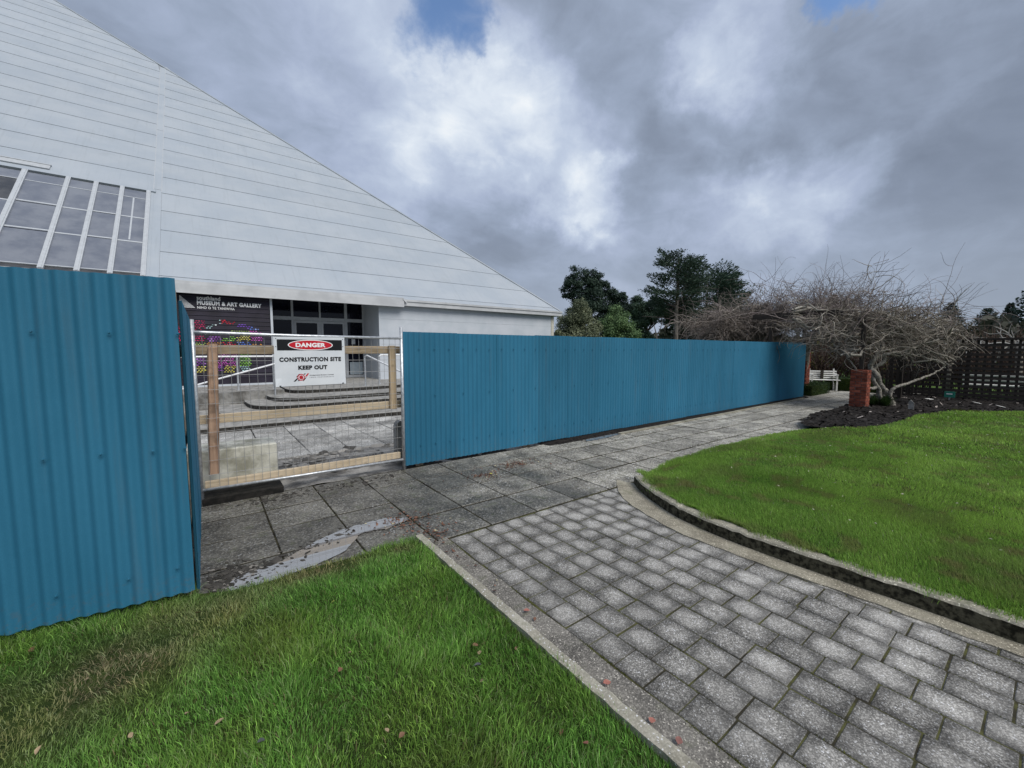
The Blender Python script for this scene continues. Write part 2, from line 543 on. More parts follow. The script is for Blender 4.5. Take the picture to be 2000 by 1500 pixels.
M['paver'] = stone_mat('grey_paver', (0.102, 0.097, 0.087), (0.53, 0.510, 0.470), 190, edge=0.95, objrand=0.08, speck=0.75)
M['slab'] = stone_mat('pebble_slab', (0.050, 0.047, 0.040), (0.52, 0.495, 0.43), 82, wet=True, objrand=0.24, speck=0.8, moss=0.3)
M['terrace_slab'] = stone_mat('pale_terrace_slab', (0.15, 0.147, 0.138), (0.52, 0.51, 0.48), 70, objrand=0.30, speck=0.4)
M['gutter'] = stone_mat('gutter_concrete', (0.13, 0.115, 0.085), (0.38, 0.35, 0.275), 190, moss=0.35, speck=0.55)
M['strip'] = stone_mat('gravelly_concrete', (0.055, 0.051, 0.045), (0.30, 0.28, 0.245), 170, moss=0.25, speck=0.7)
M['kerb_top'] = stone_mat('kerb_concrete', (0.15, 0.138, 0.105), (0.40, 0.375, 0.30), 160, moss=0.4, speck=0.4)
M['kerb_pale'] = stone_mat('pale_kerb_concrete', (0.22, 0.205, 0.16), (0.52, 0.49, 0.41), 150, moss=0.3, speck=0.4)
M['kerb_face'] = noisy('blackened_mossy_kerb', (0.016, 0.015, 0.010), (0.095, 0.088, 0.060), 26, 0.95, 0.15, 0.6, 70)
M['joint'] = noisy('mossy_joint_soil', (0.035, 0.032, 0.022), (0.085, 0.086, 0.032), 7.0, 0.95, 0.1, 0.5, 90, contrast=(0.4, 0.62))
M['slab_joint'] = noisy('dark_joint_soil', (0.012, 0.011, 0.008), (0.040, 0.037, 0.022), 5.0, 0.95, 0.1, 0.5, 90)
M['soil'] = noisy('lawn_soil', (0.018, 0.030, 0.008), (0.038, 0.058, 0.013), 9, 0.95, 0.1, 0.5, 40)
M['mulch_base'] = noisy('dark_bark_mulch', (0.008, 0.007, 0.007), (0.028, 0.024, 0.021), 24, 0.95, 0.12, 1.0, 45)
M['mud'] = noisy('grey_mud', (0.070, 0.064, 0.056), (0.30, 0.285, 0.26), 3.3, 0.6, 0.4, 0.8, 16, contrast=(0.36, 0.66))
M['concrete'] = noisy('concrete', (0.19, 0.185, 0.17), (0.36, 0.35, 0.325), 5.5, 0.85, 0.3, 0.25, 55)
M['wall_concrete'] = noisy('stained_wall_concrete', (0.11, 0.105, 0.095), (0.27, 0.265, 0.25), 3.5, 0.85, 0.3, 0.3, 50)
M['block'] = noisy('pale_concrete_block', (0.27, 0.262, 0.205), (0.60, 0.59, 0.51), 4.2, 0.85, 0.3, 0.3, 40)
M['step'] = noisy('step_concrete', (0.20, 0.195, 0.18), (0.34, 0.33, 0.31), 6, 0.85, 0.3, 0.3, 60)
M['riser'] = noisy('dark_riser', (0.016, 0.015, 0.013), (0.06, 0.056, 0.05), 16, 0.85, 0.3, 0.5, 60)  # riser faces get a darker tone than the treads
def cladding():
    m, nt, bs = new_mat('white_painted_cladding')
    geo = nt.n('ShaderNodeNewGeometry'); pos = geo.outputs['Position']
    col = nt.mix(nt.rng(nt.noise(pos, 0.8, 5, 0.6), 0.35, 0.65), (0.325, 0.362, 0.402), (0.36, 0.392, 0.425))
    # rain streaks running down the slope, and grey mould in patches
    mpn = nt.n('ShaderNodeMapping'); nt.l(pos, mpn.inputs[0]); mpn.inputs['Scale'].default_value = (7, 0.35, 0.35)
    st_ = nt.rng(nt.noise(mpn.outputs[0], 1.5, 6, 0.66), 0.50, 0.80)
    col = nt.mix(nt.math('MULTIPLY', st_, 0.26), col, (0.21, 0.23, 0.24))
    mo = nt.rng(nt.noise(pos, 1.1, 7, 0.7), 0.54, 0.72)
    col = nt.mix(nt.math('MULTIPLY', mo, 0.16), col, (0.22, 0.24, 0.24))
    oi = nt.n('ShaderNodeObjectInfo')
    col = nt.mix(1.0, col, nt.vmath('SCALE', (1, 1, 1), scale=nt.rng(oi.outputs['Random'], 0, 1, .975, 1.025, 'LINEAR')), 'MULTIPLY')
    nt.l(col, bs.inputs['Base Color'])
    bs.inputs['Roughness'].default_value = 0.55
    bs.inputs['Specular IOR Level'].default_value = 0.3
    bump(nt, bs, nt.noise(pos, 1.6, 3, 0.5), 0.12, 0.03)
    return m


M['clad'] = cladding()
M['clad_base'] = plain('cladding_shadow_gap', (0.25, 0.272, 0.30), 0.8)
M['white'] = noisy('white_painted_wall', (0.46, 0.50, 0.54), (0.53, 0.56, 0.60), 1.3, 0.6, 0.3)
M['fascia'] = noisy('off_white_fascia', (0.44, 0.45, 0.46), (0.53, 0.54, 0.55), 2.0, 0.5, 0.35)
M['cream'] = plain('cream_trim', (0.50, 0.48, 0.41), 0.6)
M['seal'] = plain('grey_sealant', (0.40, 0.42, 0.44), 0.8)
M['alu'] = plain('pale_aluminium', (0.43, 0.45, 0.47), 0.35, 0.5)
M['mural'] = noisy('mural_board', (0.010, 0.008, 0.015), (0.020, 0.016, 0.030), 3, 0.55, 0.3)
M['mural_lip'] = plain('mural_board_lip', (0.045, 0.042, 0.062), 0.5)
M['letter_white'] = plain('white_lettering', (0.88, 0.88, 0.88), 0.5)
M['sign_white'] = noisy('sign_board_white', (0.62, 0.65, 0.68), (0.70, 0.72, 0.74), 3, 0.3, 0.5)
M['black'] = plain('black_print', (0.008, 0.008, 0.010), 0.35)
M['red'] = plain('red_print', (0.55, 0.012, 0.025), 0.35)
M['grey_print'] = plain('grey_print', (0.10, 0.10, 0.12), 0.4)
M['white_paint'] = plain('white_bench_paint', (0.66, 0.65, 0.61), 0.5)
M['rail_white'] = plain('white_handrail', (0.72, 0.73, 0.74), 0.35, 0.5)
M['slab_black'] = noisy('matt_black', (0.007, 0.007, 0.006), (0.02, 0.018, 0.016), 14, 0.9, 0.3, 0.4, 40)
M['brick'] = noisy('red_brick', (0.13, 0.034, 0.022), (0.26, 0.078, 0.048), 9, 0.9, 0.2, 0.5, 60, objrand=0.3)
M['mortar'] = noisy('dark_mortar', (0.06, 0.045, 0.04), (0.13, 0.11, 0.10), 14, 0.95, 0.1, 0.3, 80)
M['bark_grey'] = noisy('pale_vine_bark', (0.14, 0.125, 0.105), (0.36, 0.335, 0.29), 22, 0.9, 0.15, 0.5, 60)
M['bark_dark'] = noisy('dark_bark', (0.05, 0.04, 0.033), (0.13, 0.105, 0.085), 14, 0.95, 0.1, 0.5, 30)
M['bark_trunk'] = noisy('grey_brown_trunk', (0.10, 0.085, 0.075), (0.24, 0.21, 0.19), 3, 0.95, 0.1, 0.4, 12, stretch=(3, 3, 0.5))
M['leaf'] = leaf_mat('foliage', 0.2, 0.6, 0.2)
M['grass'] = leaf_mat('grass_blade', 0.42, 0.5, 0.14)
M['twig'] = leaf_mat('twig_bark', 0.0, 0.85, 0.15)
M['chip'] = leaf_mat('bark_chip', 0.0, 0.9, 0.2)
M['dead_leaf'] = leaf_mat('fallen_leaf', 0.15, 0.6, 0.3)
M['green_sign'] = plain('green_label_plate', (0.02, 0.20, 0.14), 0.4)
M['field'] = noisy('distant_grass', (0.035, 0.065, 0.014), (0.07, 0.12, 0.022), 0.3, 0.95, 0.1, 0.4, 3)
# glass with a dark room behind it
def glass_mat(name, c1, c2, rough=0.03, spec=0.6, scale=0.8):
    m = noisy(name, c1, c2, scale, rough, spec)
    return m
M['door_glass'] = glass_mat('dark_door_glass', (0.002, 0.002, 0.006), (0.006, 0.007, 0.016), 0.03, 0.22)
M['roof_glass'] = glass_mat('mottled_roof_glass', (0.125, 0.138, 0.170), (0.185, 0.198, 0.226), 0.10, 0.5, 1.6)  # mottled pale tone painted in for reflections within the glass
M['roof_glass_dark'] = glass_mat('open_roof_vent', (0.03, 0.032, 0.035), (0.07, 0.07, 0.07), 0.15, 0.5, 2.0)
M['paper'] = plain('paper_notice', (0.66, 0.68, 0.68), 0.8)
M['pane_reflection'] = plain('painted_reflection', (0.34, 0.40, 0.44), 0.4)
# muddy rain water
m, nt, bs = new_mat('rain_puddle')
bs.inputs['Base Color'].default_value = (0.20, 0.197, 0.20, 1)
bs.inputs['Roughness'].default_value = 0.0
bs.inputs['IOR'].default_value = 2.6
bs.inputs['Specular IOR Level'].default_value = 0.85
geo = nt.n('ShaderNodeNewGeometry')
M['water'] = m

# ================================================================== GROUND
def smooth_curve(pts, n=8):
    """Catmull-Rom through 2-D points"""
    P = [Vector((p[0], p[1], 0)) for p in pts]
    out = []
    for i in range(len(P) - 1):
        p0 = P[max(i - 1, 0)]; p1 = P[i]; p2 = P[i + 1]; p3 = P[min(i + 2, len(P) - 1)]
        for k in range(n):
            t = k / n
            q = 0.5 * ((2 * p1) + (p2 - p0) * t + (2 * p0 - 5 * p1 + 4 * p2 - p3) * t * t + (3 * p1 - p0 - 3 * p2 + p3) * t ** 3)
            out.append((q.x, q.y))
    out.append((P[-1].x, P[-1].y))
    return out


def offset_curve(c, d):
    out = []
    for i, p in enumerate(c):
        a = Vector(c[max(i - 1, 0)]); b_ = Vector(c[min(i + 1, len(c) - 1)])
        t = (b_ - a).normalized()
        out.append((p[0] + t.y * d, p[1] - t.x * d))
    return out


def in_poly(px, py, poly):
    px = np.asarray(px); py = np.asarray(py)
    ins = np.zeros(px.shape, bool)
    n = len(poly)
    for i in range(n):
        x1, y1 = poly[i]; x2, y2 = poly[(i + 1) % n]
        cond = ((y1 > py) != (y2 > py))
        with np.errstate(divide='ignore', invalid='ignore'):
            xi = (x2 - x1) * (py - y1) / (y2 - y1 + 1e-12) + x1
        ins ^= cond & (px < xi)
    return ins


def vnoise(x, y, s, seed=0):
    """smooth value noise on arrays, 0..1"""
    x = np.asarray(x) * s + 91.7 * seed; y = np.asarray(y) * s + 37.3 * seed
    xi = np.floor(x).astype(np.int64); yi = np.floor(y).astype(np.int64)
    fx = x - xi; fy = y - yi
    fx = fx * fx * (3 - 2 * fx); fy = fy * fy * (3 - 2 * fy)
    def h(a, b):
        k = (a * 374761393 + b * 668265263 + seed * 974711) & 0x7fffffff
        k = ((k ^ (k >> 13)) * 1274126177) & 0x7fffffff
        return ((k ^ (k >> 16)) & 0xffff) / 65535.0
    return (h(xi, yi) * (1 - fx) + h(xi + 1, yi) * fx) * (1 - fy) + (h(xi, yi + 1) * (1 - fx) + h(xi + 1, yi + 1) * fx) * fy


def sheet(name, poly, z, mat, kind='structure'):
    mb = MB()
    mb.add([(p[0], p[1], z) for p in poly], [tuple(range(len(poly)))])
    o = mb.build(name, mat)
    if kind: tag(o, kind=kind)
    return o


sheet('ground', [(-600, -600), (900, -600), (900, 900), (-600, 900)], -0.09, M['field'])

KERB = smooth_curve([(4.06, 2.99), (3.88, 2.76), (3.70, 2.45), (3.55, 2.1), (3.475, 1.71), (3.45, 1.32), (3.46, 0.88), (3.475, 0.5), (3.49, 0.03), (3.56, -0.8), (3.75, -2.0), (4.1, -3.4)], 7)
GUT = smooth_curve([(4.02, 3.22), (3.72, 2.95), (3.52, 2.68), (3.385, 2.34), (3.275, 1.96), (3.265, 1.62), (3.27, 1.25), (3.30, 0.93), (3.325, 0.6), (3.335, 0.26), (3.36, -0.05), (3.42, -0.8), (3.62, -2.0), (3.96, -3.4)], 6)

# --- paved walk along the fence: square pebble slabs
walk = MB()
walk.add([(-0.6, 3.0, -0.0065), (4.2, 3.0, -0.0065), (4.6, 2.7, -0.0065), (24.0, 2.7, -0.0065), (24.0, 7.4, -0.0065), (16.4, 7.4, -0.0065), (16.4, 5.26, -0.0065), (-0.6, 5.26, -0.0065)], [tuple(range(8))])
walk = tag(walk.build('paved_walk', M['slab_joint']), kind='structure')
SL = 0.545
sm = MB().cbox(-SL / 2 + 0.0075, SL / 2 - 0.0075, -SL / 2 + 0.0105, SL / 2 - 0.0105, -0.05, 0, 0.003).mesh('paving_slab', M['slab'])
sm_wide = MB().cbox(-SL / 2 + 0.012, SL / 2 - 0.012, -SL / 2 + 0.017, SL / 2 - 0.017, -0.05, 0, 0.003).mesh('paving_slab', M['slab'])   # older, mossier joints further along
for i in range(-2, 38):
    for j in range(0, 8):
        x = 0.42 + SL * i + SL / 2; y = 3.055 + SL * j + SL / 2
        if j >= 4 and x < 16.6: continue
        if x < -0.4 and j < 4 and False: continue
        if j >= 4 and x > 20.0: continue
        o = link('paving_slab', sm_wide if x > 4.4 else sm, walk)
        o.location = (x + rnd.uniform(-.002, .002), y + rnd.uniform(-.002, .002), rnd.uniform(-0.003, 0.002))
        o.rotation_euler = (rnd.uniform(-.004, .004), rnd.uniform(-.004, .004), rnd.uniform(-.004, .004) + rnd.choice((0, math.pi)))

# --- path of small pavers running towards the viewer
gutter_in = MB()
path = MB()
path.add([(1.585, -3.2, -0.0055), (4.05, -3.2, -0.0055), (3.6, -2.0, -0.0055), (3.42, -0.8, -0.0055), (3.40, 1.6, -0.0055), (3.62, 2.6, -0.0055), (4.05, 3.05, -0.0055), (1.585, 3.05, -0.0055)], [tuple(range(8))])
path = tag(path.build('paver_path', M['joint']), kind='structure')
PW = 0.187
pm = {}
def paver_mesh(l):
    k = round(l, 3)
    if k not in pm:
        mb = MB()
        hx = PW / 2 - 0.0032; hy = l / 2 - 0.0032
        mb.cbox(-hx, hx, -hy, hy, -0.05, 0.0, 0.004)
        pm[k] = mb.mesh('paver', M['paver'])
    return pm[k]


for c in range(13):
    x = 1.6 + PW * (c + 0.5)
    l = 0.176 if c == 0 else 0.217
    y = 3.035 - (0 if c == 0 else [0.0, 0.108, 0.03, 0.14][c % 4])
    first = True
    while y > -1.6:
        ll = l
        if first and c:
            ll = [0.217, 0.109, 0.187, 0.077 + 0.1][c % 4]
            y = 3.035
        yc = y - ll / 2
        y -= ll
        first = False
        # gutter line at this height
        gx = min(GUT, key=lambda p: abs(p[1] - yc))[0]
        if x - PW / 2 > gx - 0.02: continue
        o = link('paver', paver_mesh(ll), path)
        o.location = (x + rnd.uniform(-.003, .003), yc + rnd.uniform(-.003, .003), rnd.uniform(-0.0035, 0.001))
        o.rotation_euler = (rnd.uniform(-.005, .005), rnd.uniform(-.005, .005), rnd.uniform(-.012, .012))

# --- gravelly concrete strip and straight kerb on the left of the paver path
st = MB()
ys = np.linspace(3.06, -2.2, 40)
for i in range(len(ys) - 1):
    a, b_ = ys[i], ys[i + 1]
    xa = 1.592 + 0.006 * math.sin(a * 9); xb = 1.592 + 0.006 * math.sin(b_ * 9)
    st.add([(1.425, a, -0.006), (xa, a, -0.002), (xb, b_, -0.002), (1.425, b_, -0.006)], [(0, 3, 2, 1)])
tag(st.build('concrete_gutter', M['strip']), kind='structure')
kb = MB()
def kerb_strip(mb, inner, outer, z0, zt, mats=(0, 1), jit=0.004):
    """kerb swept between two curves: face on the inner side"""
    n = len(inner)
    vs = []
    for i in range(n):
        j1 = rnd.uniform(-jit, jit); j2 = rnd.uniform(-jit, jit)
        vs += [(inner[i][0], inner[i][1], z0), (inner[i][0] + j1, inner[i][1] + j1, zt - 0.014 + j2), (inner[i][0] + (outer[i][0] - inner[i][0]) * 0.12 + j1, inner[i][1] + (outer[i][1] - inner[i][1]) * 0.12, zt + j2),
               (outer[i][0] + j2, outer[i][1], zt + j1), (outer[i][0], outer[i][1], z0)]
    for i in range(n - 1):
        a = i * 5; b_ = a + 5
        mb.add([vs[a], vs[a + 1], vs[b_ + 1], vs[b_]], [(0, 1, 2, 3)], mats[1])
        mb.add([vs[a + 1], vs[a + 2], vs[b_ + 2], vs[b_ + 1]], [(0, 1, 2, 3)], mats[0])
        mb.add([vs[a + 2], vs[a + 3], vs[b_ + 3], vs[b_ + 2]], [(0, 1, 2, 3)], mats[0])
        mb.add([vs[a + 3], vs[a + 4], vs[b_ + 4], vs[b_ + 3]], [(0, 1, 2, 3)], mats[1])
    for a in (0, (n - 1) * 5):
        mb.add([vs[a + k] for k in range(5)], [(0, 1, 2, 3, 4)], mats[0])


yk = [3.17 - 0.06 * i for i in range(90)]
kerb_strip(kb, [(1.424, y) for y in yk], [(1.355, y) for y in yk], -0.06, 0.045, (0, 0), 0.003)
tag(kb.build('lawn_kerb', M['kerb_pale']), kind='structure')

# --- curved gutter and kerb of the right-hand lawn
def resample(c, n):
    d = [0]
    for i in range(1, len(c)):
        d.append(d[-1] + math.dist(c[i], c[i - 1]))
    out = []
    for t in np.linspace(0, d[-1], n):
        out.append((float(np.interp(t, d, [p[0] for p in c])), float(np.interp(t, d, [p[1] for p in c]))))
    return out


KR = resample(KERB, 110); GR = resample(GUT, 110)
gm = MB()
for i in range(109):
    a, b_, c, d = GR[i], GR[i + 1], KR[i + 1], KR[i]
    a2 = (a[0] + 0.006 * math.sin(i * 1.7), a[1]); b2 = (b_[0] + 0.006 * math.sin((i + 1) * 1.7), b_[1])
    mid1 = ((a[0] + d[0]) / 2, (a[1] + d[1]) / 2); mid2 = ((b_[0] + c[0]) / 2, (b_[1] + c[1]) / 2)
    gm.add([(*a2, 0.007), (*b2, 0.007), (*mid2, 0.004), (*mid1, 0.004)], [(0, 1, 2, 3)])
    gm.add([(*mid1, 0.004), (*mid2, 0.004), (c[0] + 0.02, c[1], 0.008), (d[0] + 0.02, d[1], 0.008)], [(0, 1, 2, 3)])
    gm.add([(*a2, 0.007), (*b2, 0.007), (*b2, -0.03), (*a2, -0.03)], [(0, 1, 2, 3)])
tag(gm.build('concrete_gutter', M['gutter']), kind='structure')
kc = MB()
KO = offset_curve(KR, -0.115)
kerb_strip(kc, KR, KO, -0.03, 0.114, (0, 1), 0.006)
tag(kc.build('lawn_kerb', [M['kerb_top'], M['kerb_face']]), kind='structure')

# --- white edging strip and mud beside the foot of the long fence
we = MB()
for i in range(12):
    x0 = 6.3 + i * 0.8
    dz = rnd.uniform(-0.004, 0.004)
    we.box(x0, x0 + 0.795, 4.955 + 0.008 * i + rnd.uniform(-.004, .004), 5.035 + 0.008 * i, -0.02, 0.022 + dz)
tag(we.build('concrete_edging', M['kerb_top']), kind='structure')
md = MB()
nx, ny = 130, 5
for i in range(nx):
    for j in range(ny):
        pass
gx, gy = np.meshgrid(np.linspace(2.2, 16.3, nx), np.linspace(5.04, 5.5, ny), indexing='ij')
gz = 0.006 + 0.03 * vnoise(gx, gy, 6, 3) + 0.02 * vnoise(gx, gy, 17, 4)
gz[:, 0] = -0.01
gz[gx < 4.6] -= 0.05
idx = np.arange(nx * ny).reshape(nx, ny)
q = np.stack([idx[:-1, :-1], idx[1:, :-1], idx[1:, 1:], idx[:-1, 1:]], -1).reshape(-1, 4)
tag(link('soil_strip', np_mesh('soil_strip', np.stack([gx, gy, gz], -1).reshape(-1, 3), [q], M['mulch_base'], smooth=True)), kind='structure')

# --- muddy trench and terrace behind the gate
nx, ny = 110, 40
gx, gy = np.meshgrid(np.linspace(-2.6, 7.0, nx), np.linspace(5.25, 6.98, ny), indexing='ij')
gz = -0.055 + 0.055 * vnoise(gx, gy, 2.2, 1) + 0.035 * vnoise(gx, gy, 6, 2) + 0.02 * vnoise(gx, gy, 15, 5)
gz *= np.clip((6.98 - gy) / 0.1, 0, 1)
gz -= 0.02
idx = np.arange(nx * ny).reshape(nx, ny)
q = np.stack([idx[:-1, :-1], idx[1:, :-1], idx[1:, 1:], idx[:-1, 1:]], -1).reshape(-1, 4)
tag(link('muddy_ground', np_mesh('muddy_ground', np.stack([gx, gy, gz], -1).reshape(-1, 3), [q], M['mud'], smooth=True)), kind='structure')
ter = tag(MB().box(-8, 14, 6.95, 20, -0.3, -0.035).build('terrace', M['slab_joint']), kind='structure')
tm = MB().cbox(-0.283, 0.283, -0.283, 0.283, -0.055, 0, 0.008).mesh('paving_slab', M['terrace_slab'])
for i in range(-3, 11):
    for j in range(0, 5):
        o = link('paving_slab', tm, ter)
        o.location = (0.98 + 0.58 * i + 0.01 + rnd.uniform(-.004, .004), 7.16 + 0.58 * j + rnd.uniform(-.004, .004), rnd.uniform(-0.006, 0.004))
        o.rotation_euler = (rnd.uniform(-.008, .008), rnd.uniform(-.008, .008), rnd.uniform(-.006, .006))

# --- puddle
PUD = [(0.03, 3.275), (0.14, 3.40), (0.38, 3.445), (0.5, 3.53), (0.69, 3.65), (0.88, 3.735), (1.06, 3.76), (1.27, 3.75), (1.47, 3.70), (1.46, 3.60), (1.30, 3.565), (1.1, 3.585), (0.97, 3.54), (0.90, 3.42), (0.80, 3.31), (0.64, 3.25), (0.47, 3.21), (0.28, 3.20), (0.13, 3.20)]
pc = []
for i, p in enumerate(smooth_curve(PUD + [PUD[0]], 10)[:-1]):
    d = mnoise.noise(Vector((p[0] * 9, p[1] * 9, 0.3))) * 0.06 + mnoise.noise(Vector((p[0] * 30, p[1] * 30, 1.3))) * 0.03
    pc.append((p[0] + d, p[1] + d * 0.8))
pud = MB()
pud.add([(x, y, 0.006) for x, y in pc], [tuple(range(len(pc)))])
pud.build('puddle', M['water']); bpy.data.objects['puddle']['kind'] = 'structure'
pd2 = MB()
c2 = [(5.3, 4.93), (5.6, 4.90), (6.0, 4.93), (6.35, 4.98), (6.6, 5.03), (6.3, 5.06), (5.8, 5.05), (5.4, 5.03)]
pd2.add([(x, y, 0.0065) for x, y in c2], [tuple(range(len(c2)))])
tag(pd2.build('puddle', M['water']), kind='structure')
# muck and little stones lying in and round the puddle: uncountable
mk = []
fk = []
ck = []
k = 0
for _ in range(900):
    u = nr.random()
    if u < 0.34:
        x = nr.uniform(-0.05, 1.0); y = 3.28 + 0.42 * x + nr.normal(0, 0.06)
    elif u < 0.6:
        x = nr.normal(0.08, 0.10); y = nr.normal(3.42, 0.11)
        if x < -0.06 or y < 3.24: continue
    elif u < 0.8:
        x = nr.uniform(0.2, 1.9); y = nr.normal(5.0, 0.09)
    else:
        x = nr.uniform(5.3, 7.2); y = nr.normal(5.02, 0.05)
    if x < -0.05: continue
    s = abs(nr.normal(0.006, 0.006)) + 0.003
    a = nr.uniform(0, 6.28)
    z = 0.004
    hh = s * nr.uniform(0.25, 0.6)
    L = s * nr.uniform(1.0, 3.0)
    ca, sa = math.cos(a), math.sin(a)
    base = [(-L, 0), (-L * .3, s), (L * .6, s * .7), (L, -s * .2), (L * .1, -s)]
    for (bx, by) in base:
        mk.append((x + bx * ca - by * sa, y + bx * sa + by * ca, z))
    mk.append((x, y, z + hh))
    for e in range(5):
        fk.append((k + e, k + (e + 1) % 5, k + 5))
    c = nr.uniform(0.025, 0.07)
    if nr.random() < 0.12: c = 0.2
    ck += [(c * 1.05, c * 0.97, c * 0.86)] * 6
    k += 6
o = tag(link('mud_crumbs', np_mesh('mud_crumbs', mk, [np.array(fk)], M['chip'], np.array(ck))), kind='stuff')

# --- soil under the lawns
LAWN_L = [(-6, 3.42), (-3, 3.40), (-0.12, 3.30), (0.06, 3.21), (0.3, 3.17), (0.62, 3.2), (0.9, 3.17), (1.1, 3.2), (1.34, 3.17), (1.36, 3.1), (1.36, -2.2), (-6, -2.2)]
lb = MB(); lb.add([(x, y, 0.012) for x, y in LAWN_L], [tuple(range(len(LAWN_L)))])
tag(lb.build('lawn', M['soil']), kind='structure')
EDGE = [(4.20, 3.08), (4.52, 3.13), (5.21, 3.30), (5.87, 3.33), (6.66, 3.34), (7.83, 3.28), (8.92, 3.2), (9.66, 3.05)]
BEDF = [(9.66, 3.05), (9.85, 2.6), (10.35, 2.2), (11.66, 1.98), (13.4, 1.9), (14.6, 1.5), (15.85, 0.5), (16.9, -0.8), (17.6, -3.0), (18.2, -7.0)]
LAWN_R = [p for p in KO[::4]][::-1] + EDGE + smooth_curve(BEDF, 5)[1:] + [(12, -9), (5.2, -6.5)]
def lawn_z(x, y):
    x = np.asarray(x, float); y = np.asarray(y, float)
    ey = np.interp(x, [p[0] for p in EDGE], [p[1] for p in EDGE])
    d = np.clip((ey - y) / 0.55, 0, 1)
    d = np.where(x < 4.3, 1, d)
    d = d * d * (3 - 2 * d)
    return 0.012 + 0.098 * d + 0.02 * (vnoise(x, y, 0.7, 8) - 0.5)


xs = np.arange(3.4, 20, 0.25); ysr = np.arange(-9, 3.6, 0.1)
gx, gy = np.meshgrid(xs, ysr, indexing='ij')
inside = in_poly(gx, gy, LAWN_R)
gz = lawn_z(gx, gy) - 0.01
idx = np.arange(gx.size).reshape(gx.shape)
q = np.stack([idx[:-1, :-1], idx[1:, :-1], idx[1:, 1:], idx[:-1, 1:]], -1)
ok = (inside[:-1, :-1].astype(int) + inside[1:, :-1] + inside[1:, 1:] + inside[:-1, 1:]) >= 3
tag(link('lawn', np_mesh('lawn', np.stack([gx, gy, gz], -1).reshape(-1, 3), [q[ok]], M['soil'], smooth=True)), kind='structure')

# --- mulch bed
BED = smooth_curve(BEDF, 5) + [(19.4, -7.0), (19.6, 3.9), (16.5, 3.5), (13.9, 3.40), (11.65, 3.44), (10.3, 3.32)]
gx, gy = np.meshgrid(np.arange(9.4, 19.9, 0.1), np.arange(-7.2, 4.0, 0.1), indexing='ij')
inside = in_poly(gx, gy, BED)
gz = 0.035 + 0.05 * vnoise(gx, gy, 3, 21) + 0.06 * vnoise(gx, gy, 9, 22)
idx = np.arange(gx.size).reshape(gx.shape)
q = np.stack([idx[:-1, :-1], idx[1:, :-1], idx[1:, 1:], idx[:-1, 1:]], -1)
ok = (inside[:-1, :-1].astype(int) + inside[1:, :-1] + inside[1:, 1:] + inside[:-1, 1:]) >= 2
tag(link('mulch_bed', np_mesh('mulch_bed', np.stack([gx, gy, gz], -1).reshape(-1, 3), [q[ok]], M['mulch_base'])), kind='structure')
n = 9000
px = nr.uniform(9.5, 19.2, n); py = nr.uniform(-4, 3.6, n)
okp = in_poly(px, py, BED) & (nr.random(n) < 1.1 - (px - 9) * 0.05)
px, py = px[okp], py[okp]; n = len(px)
pz = 0.035 + 0.05 * vnoise(px, py, 3, 21) + 0.06 * vnoise(px, py, 9, 22)
an = nr.uniform(0, 6.28, n); L = nr.uniform(0.02, 0.065, n); W = nr.uniform(0.008, 0.022, n)
tilt = nr.normal(0, 0.35, n)
ca, sa = np.cos(an), np.sin(an)
vs = np.zeros((n, 4, 3))
for i, (u, v_) in enumerate(((-1, -1), (1, -1), (1, 1), (-1, 1))):
    vs[:, i, 0] = px + u * L * ca - v_ * W * sa
    vs[:, i, 1] = py + u * L * sa + v_ * W * ca
    vs[:, i, 2] = pz + 0.012 + u * L * np.sin(tilt) + v_ * W * nr.normal(0, .3, n)
g = nr.uniform(0.006, 0.045, n) ** 1.0
g[nr.random(n) < 0.025] = 0.45
cc = np.repeat(np.stack([g * 1.05, g * 0.92, g * 0.84], -1), 4, 0)
tag(link('bark_chips', np_mesh('bark_chips', vs.reshape(-1, 3), [np.arange(n * 4).reshape(-1, 4)], M['chip'], cc)), kind='stuff')

# ================================================================== GRASS
def blades(name, x, y, z, h, wd, lean_dir, lean, col, seed):
    r = np.random.default_rng(seed)
    n = len(x)
    face = r.uniform(0, 6.283, n)
    dx, dy = np.cos(face) * wd / 2, np.sin(face) * wd / 2
    lx, ly = np.cos(lean_dir) * lean * h, np.sin(lean_dir) * lean * h
    hz = h * np.sqrt(np.clip(1 - np.clip(lean, 0, 0.97) ** 2 * 0.85, 0.08, 1))
    V = np.zeros((n, 5, 3), np.float32)
    V[:, 0] = np.stack([x - dx, y - dy, z - 0.004], -1)
    V[:, 1] = np.stack([x + dx, y + dy, z - 0.004], -1)
    mx_, my_ = x + lx * 0.33, y + ly * 0.33
    V[:, 2] = np.stack([mx_ + dx * .8, my_ + dy * .8, z + hz * 0.62], -1)
    V[:, 3] = np.stack([mx_ - dx * .8, my_ - dy * .8, z + hz * 0.62], -1)
    V[:, 4] = np.stack([x + lx, y + ly, z + hz], -1)
    b0 = np.arange(n) * 5
    Q = np.stack([b0, b0 + 1, b0 + 2, b0 + 3], -1)
    T = np.stack([b0 + 3, b0 + 2, b0 + 4], -1)
    C = np.repeat(col, 5, 0)
    return link(name, np_mesh(name, V.reshape(-1, 3), [Q, T], M['grass'], C))


def mixc(a, b, t):
    return np.asarray(a)[None] * (1 - t[:, None]) + np.asarray(b)[None] * t[:, None]


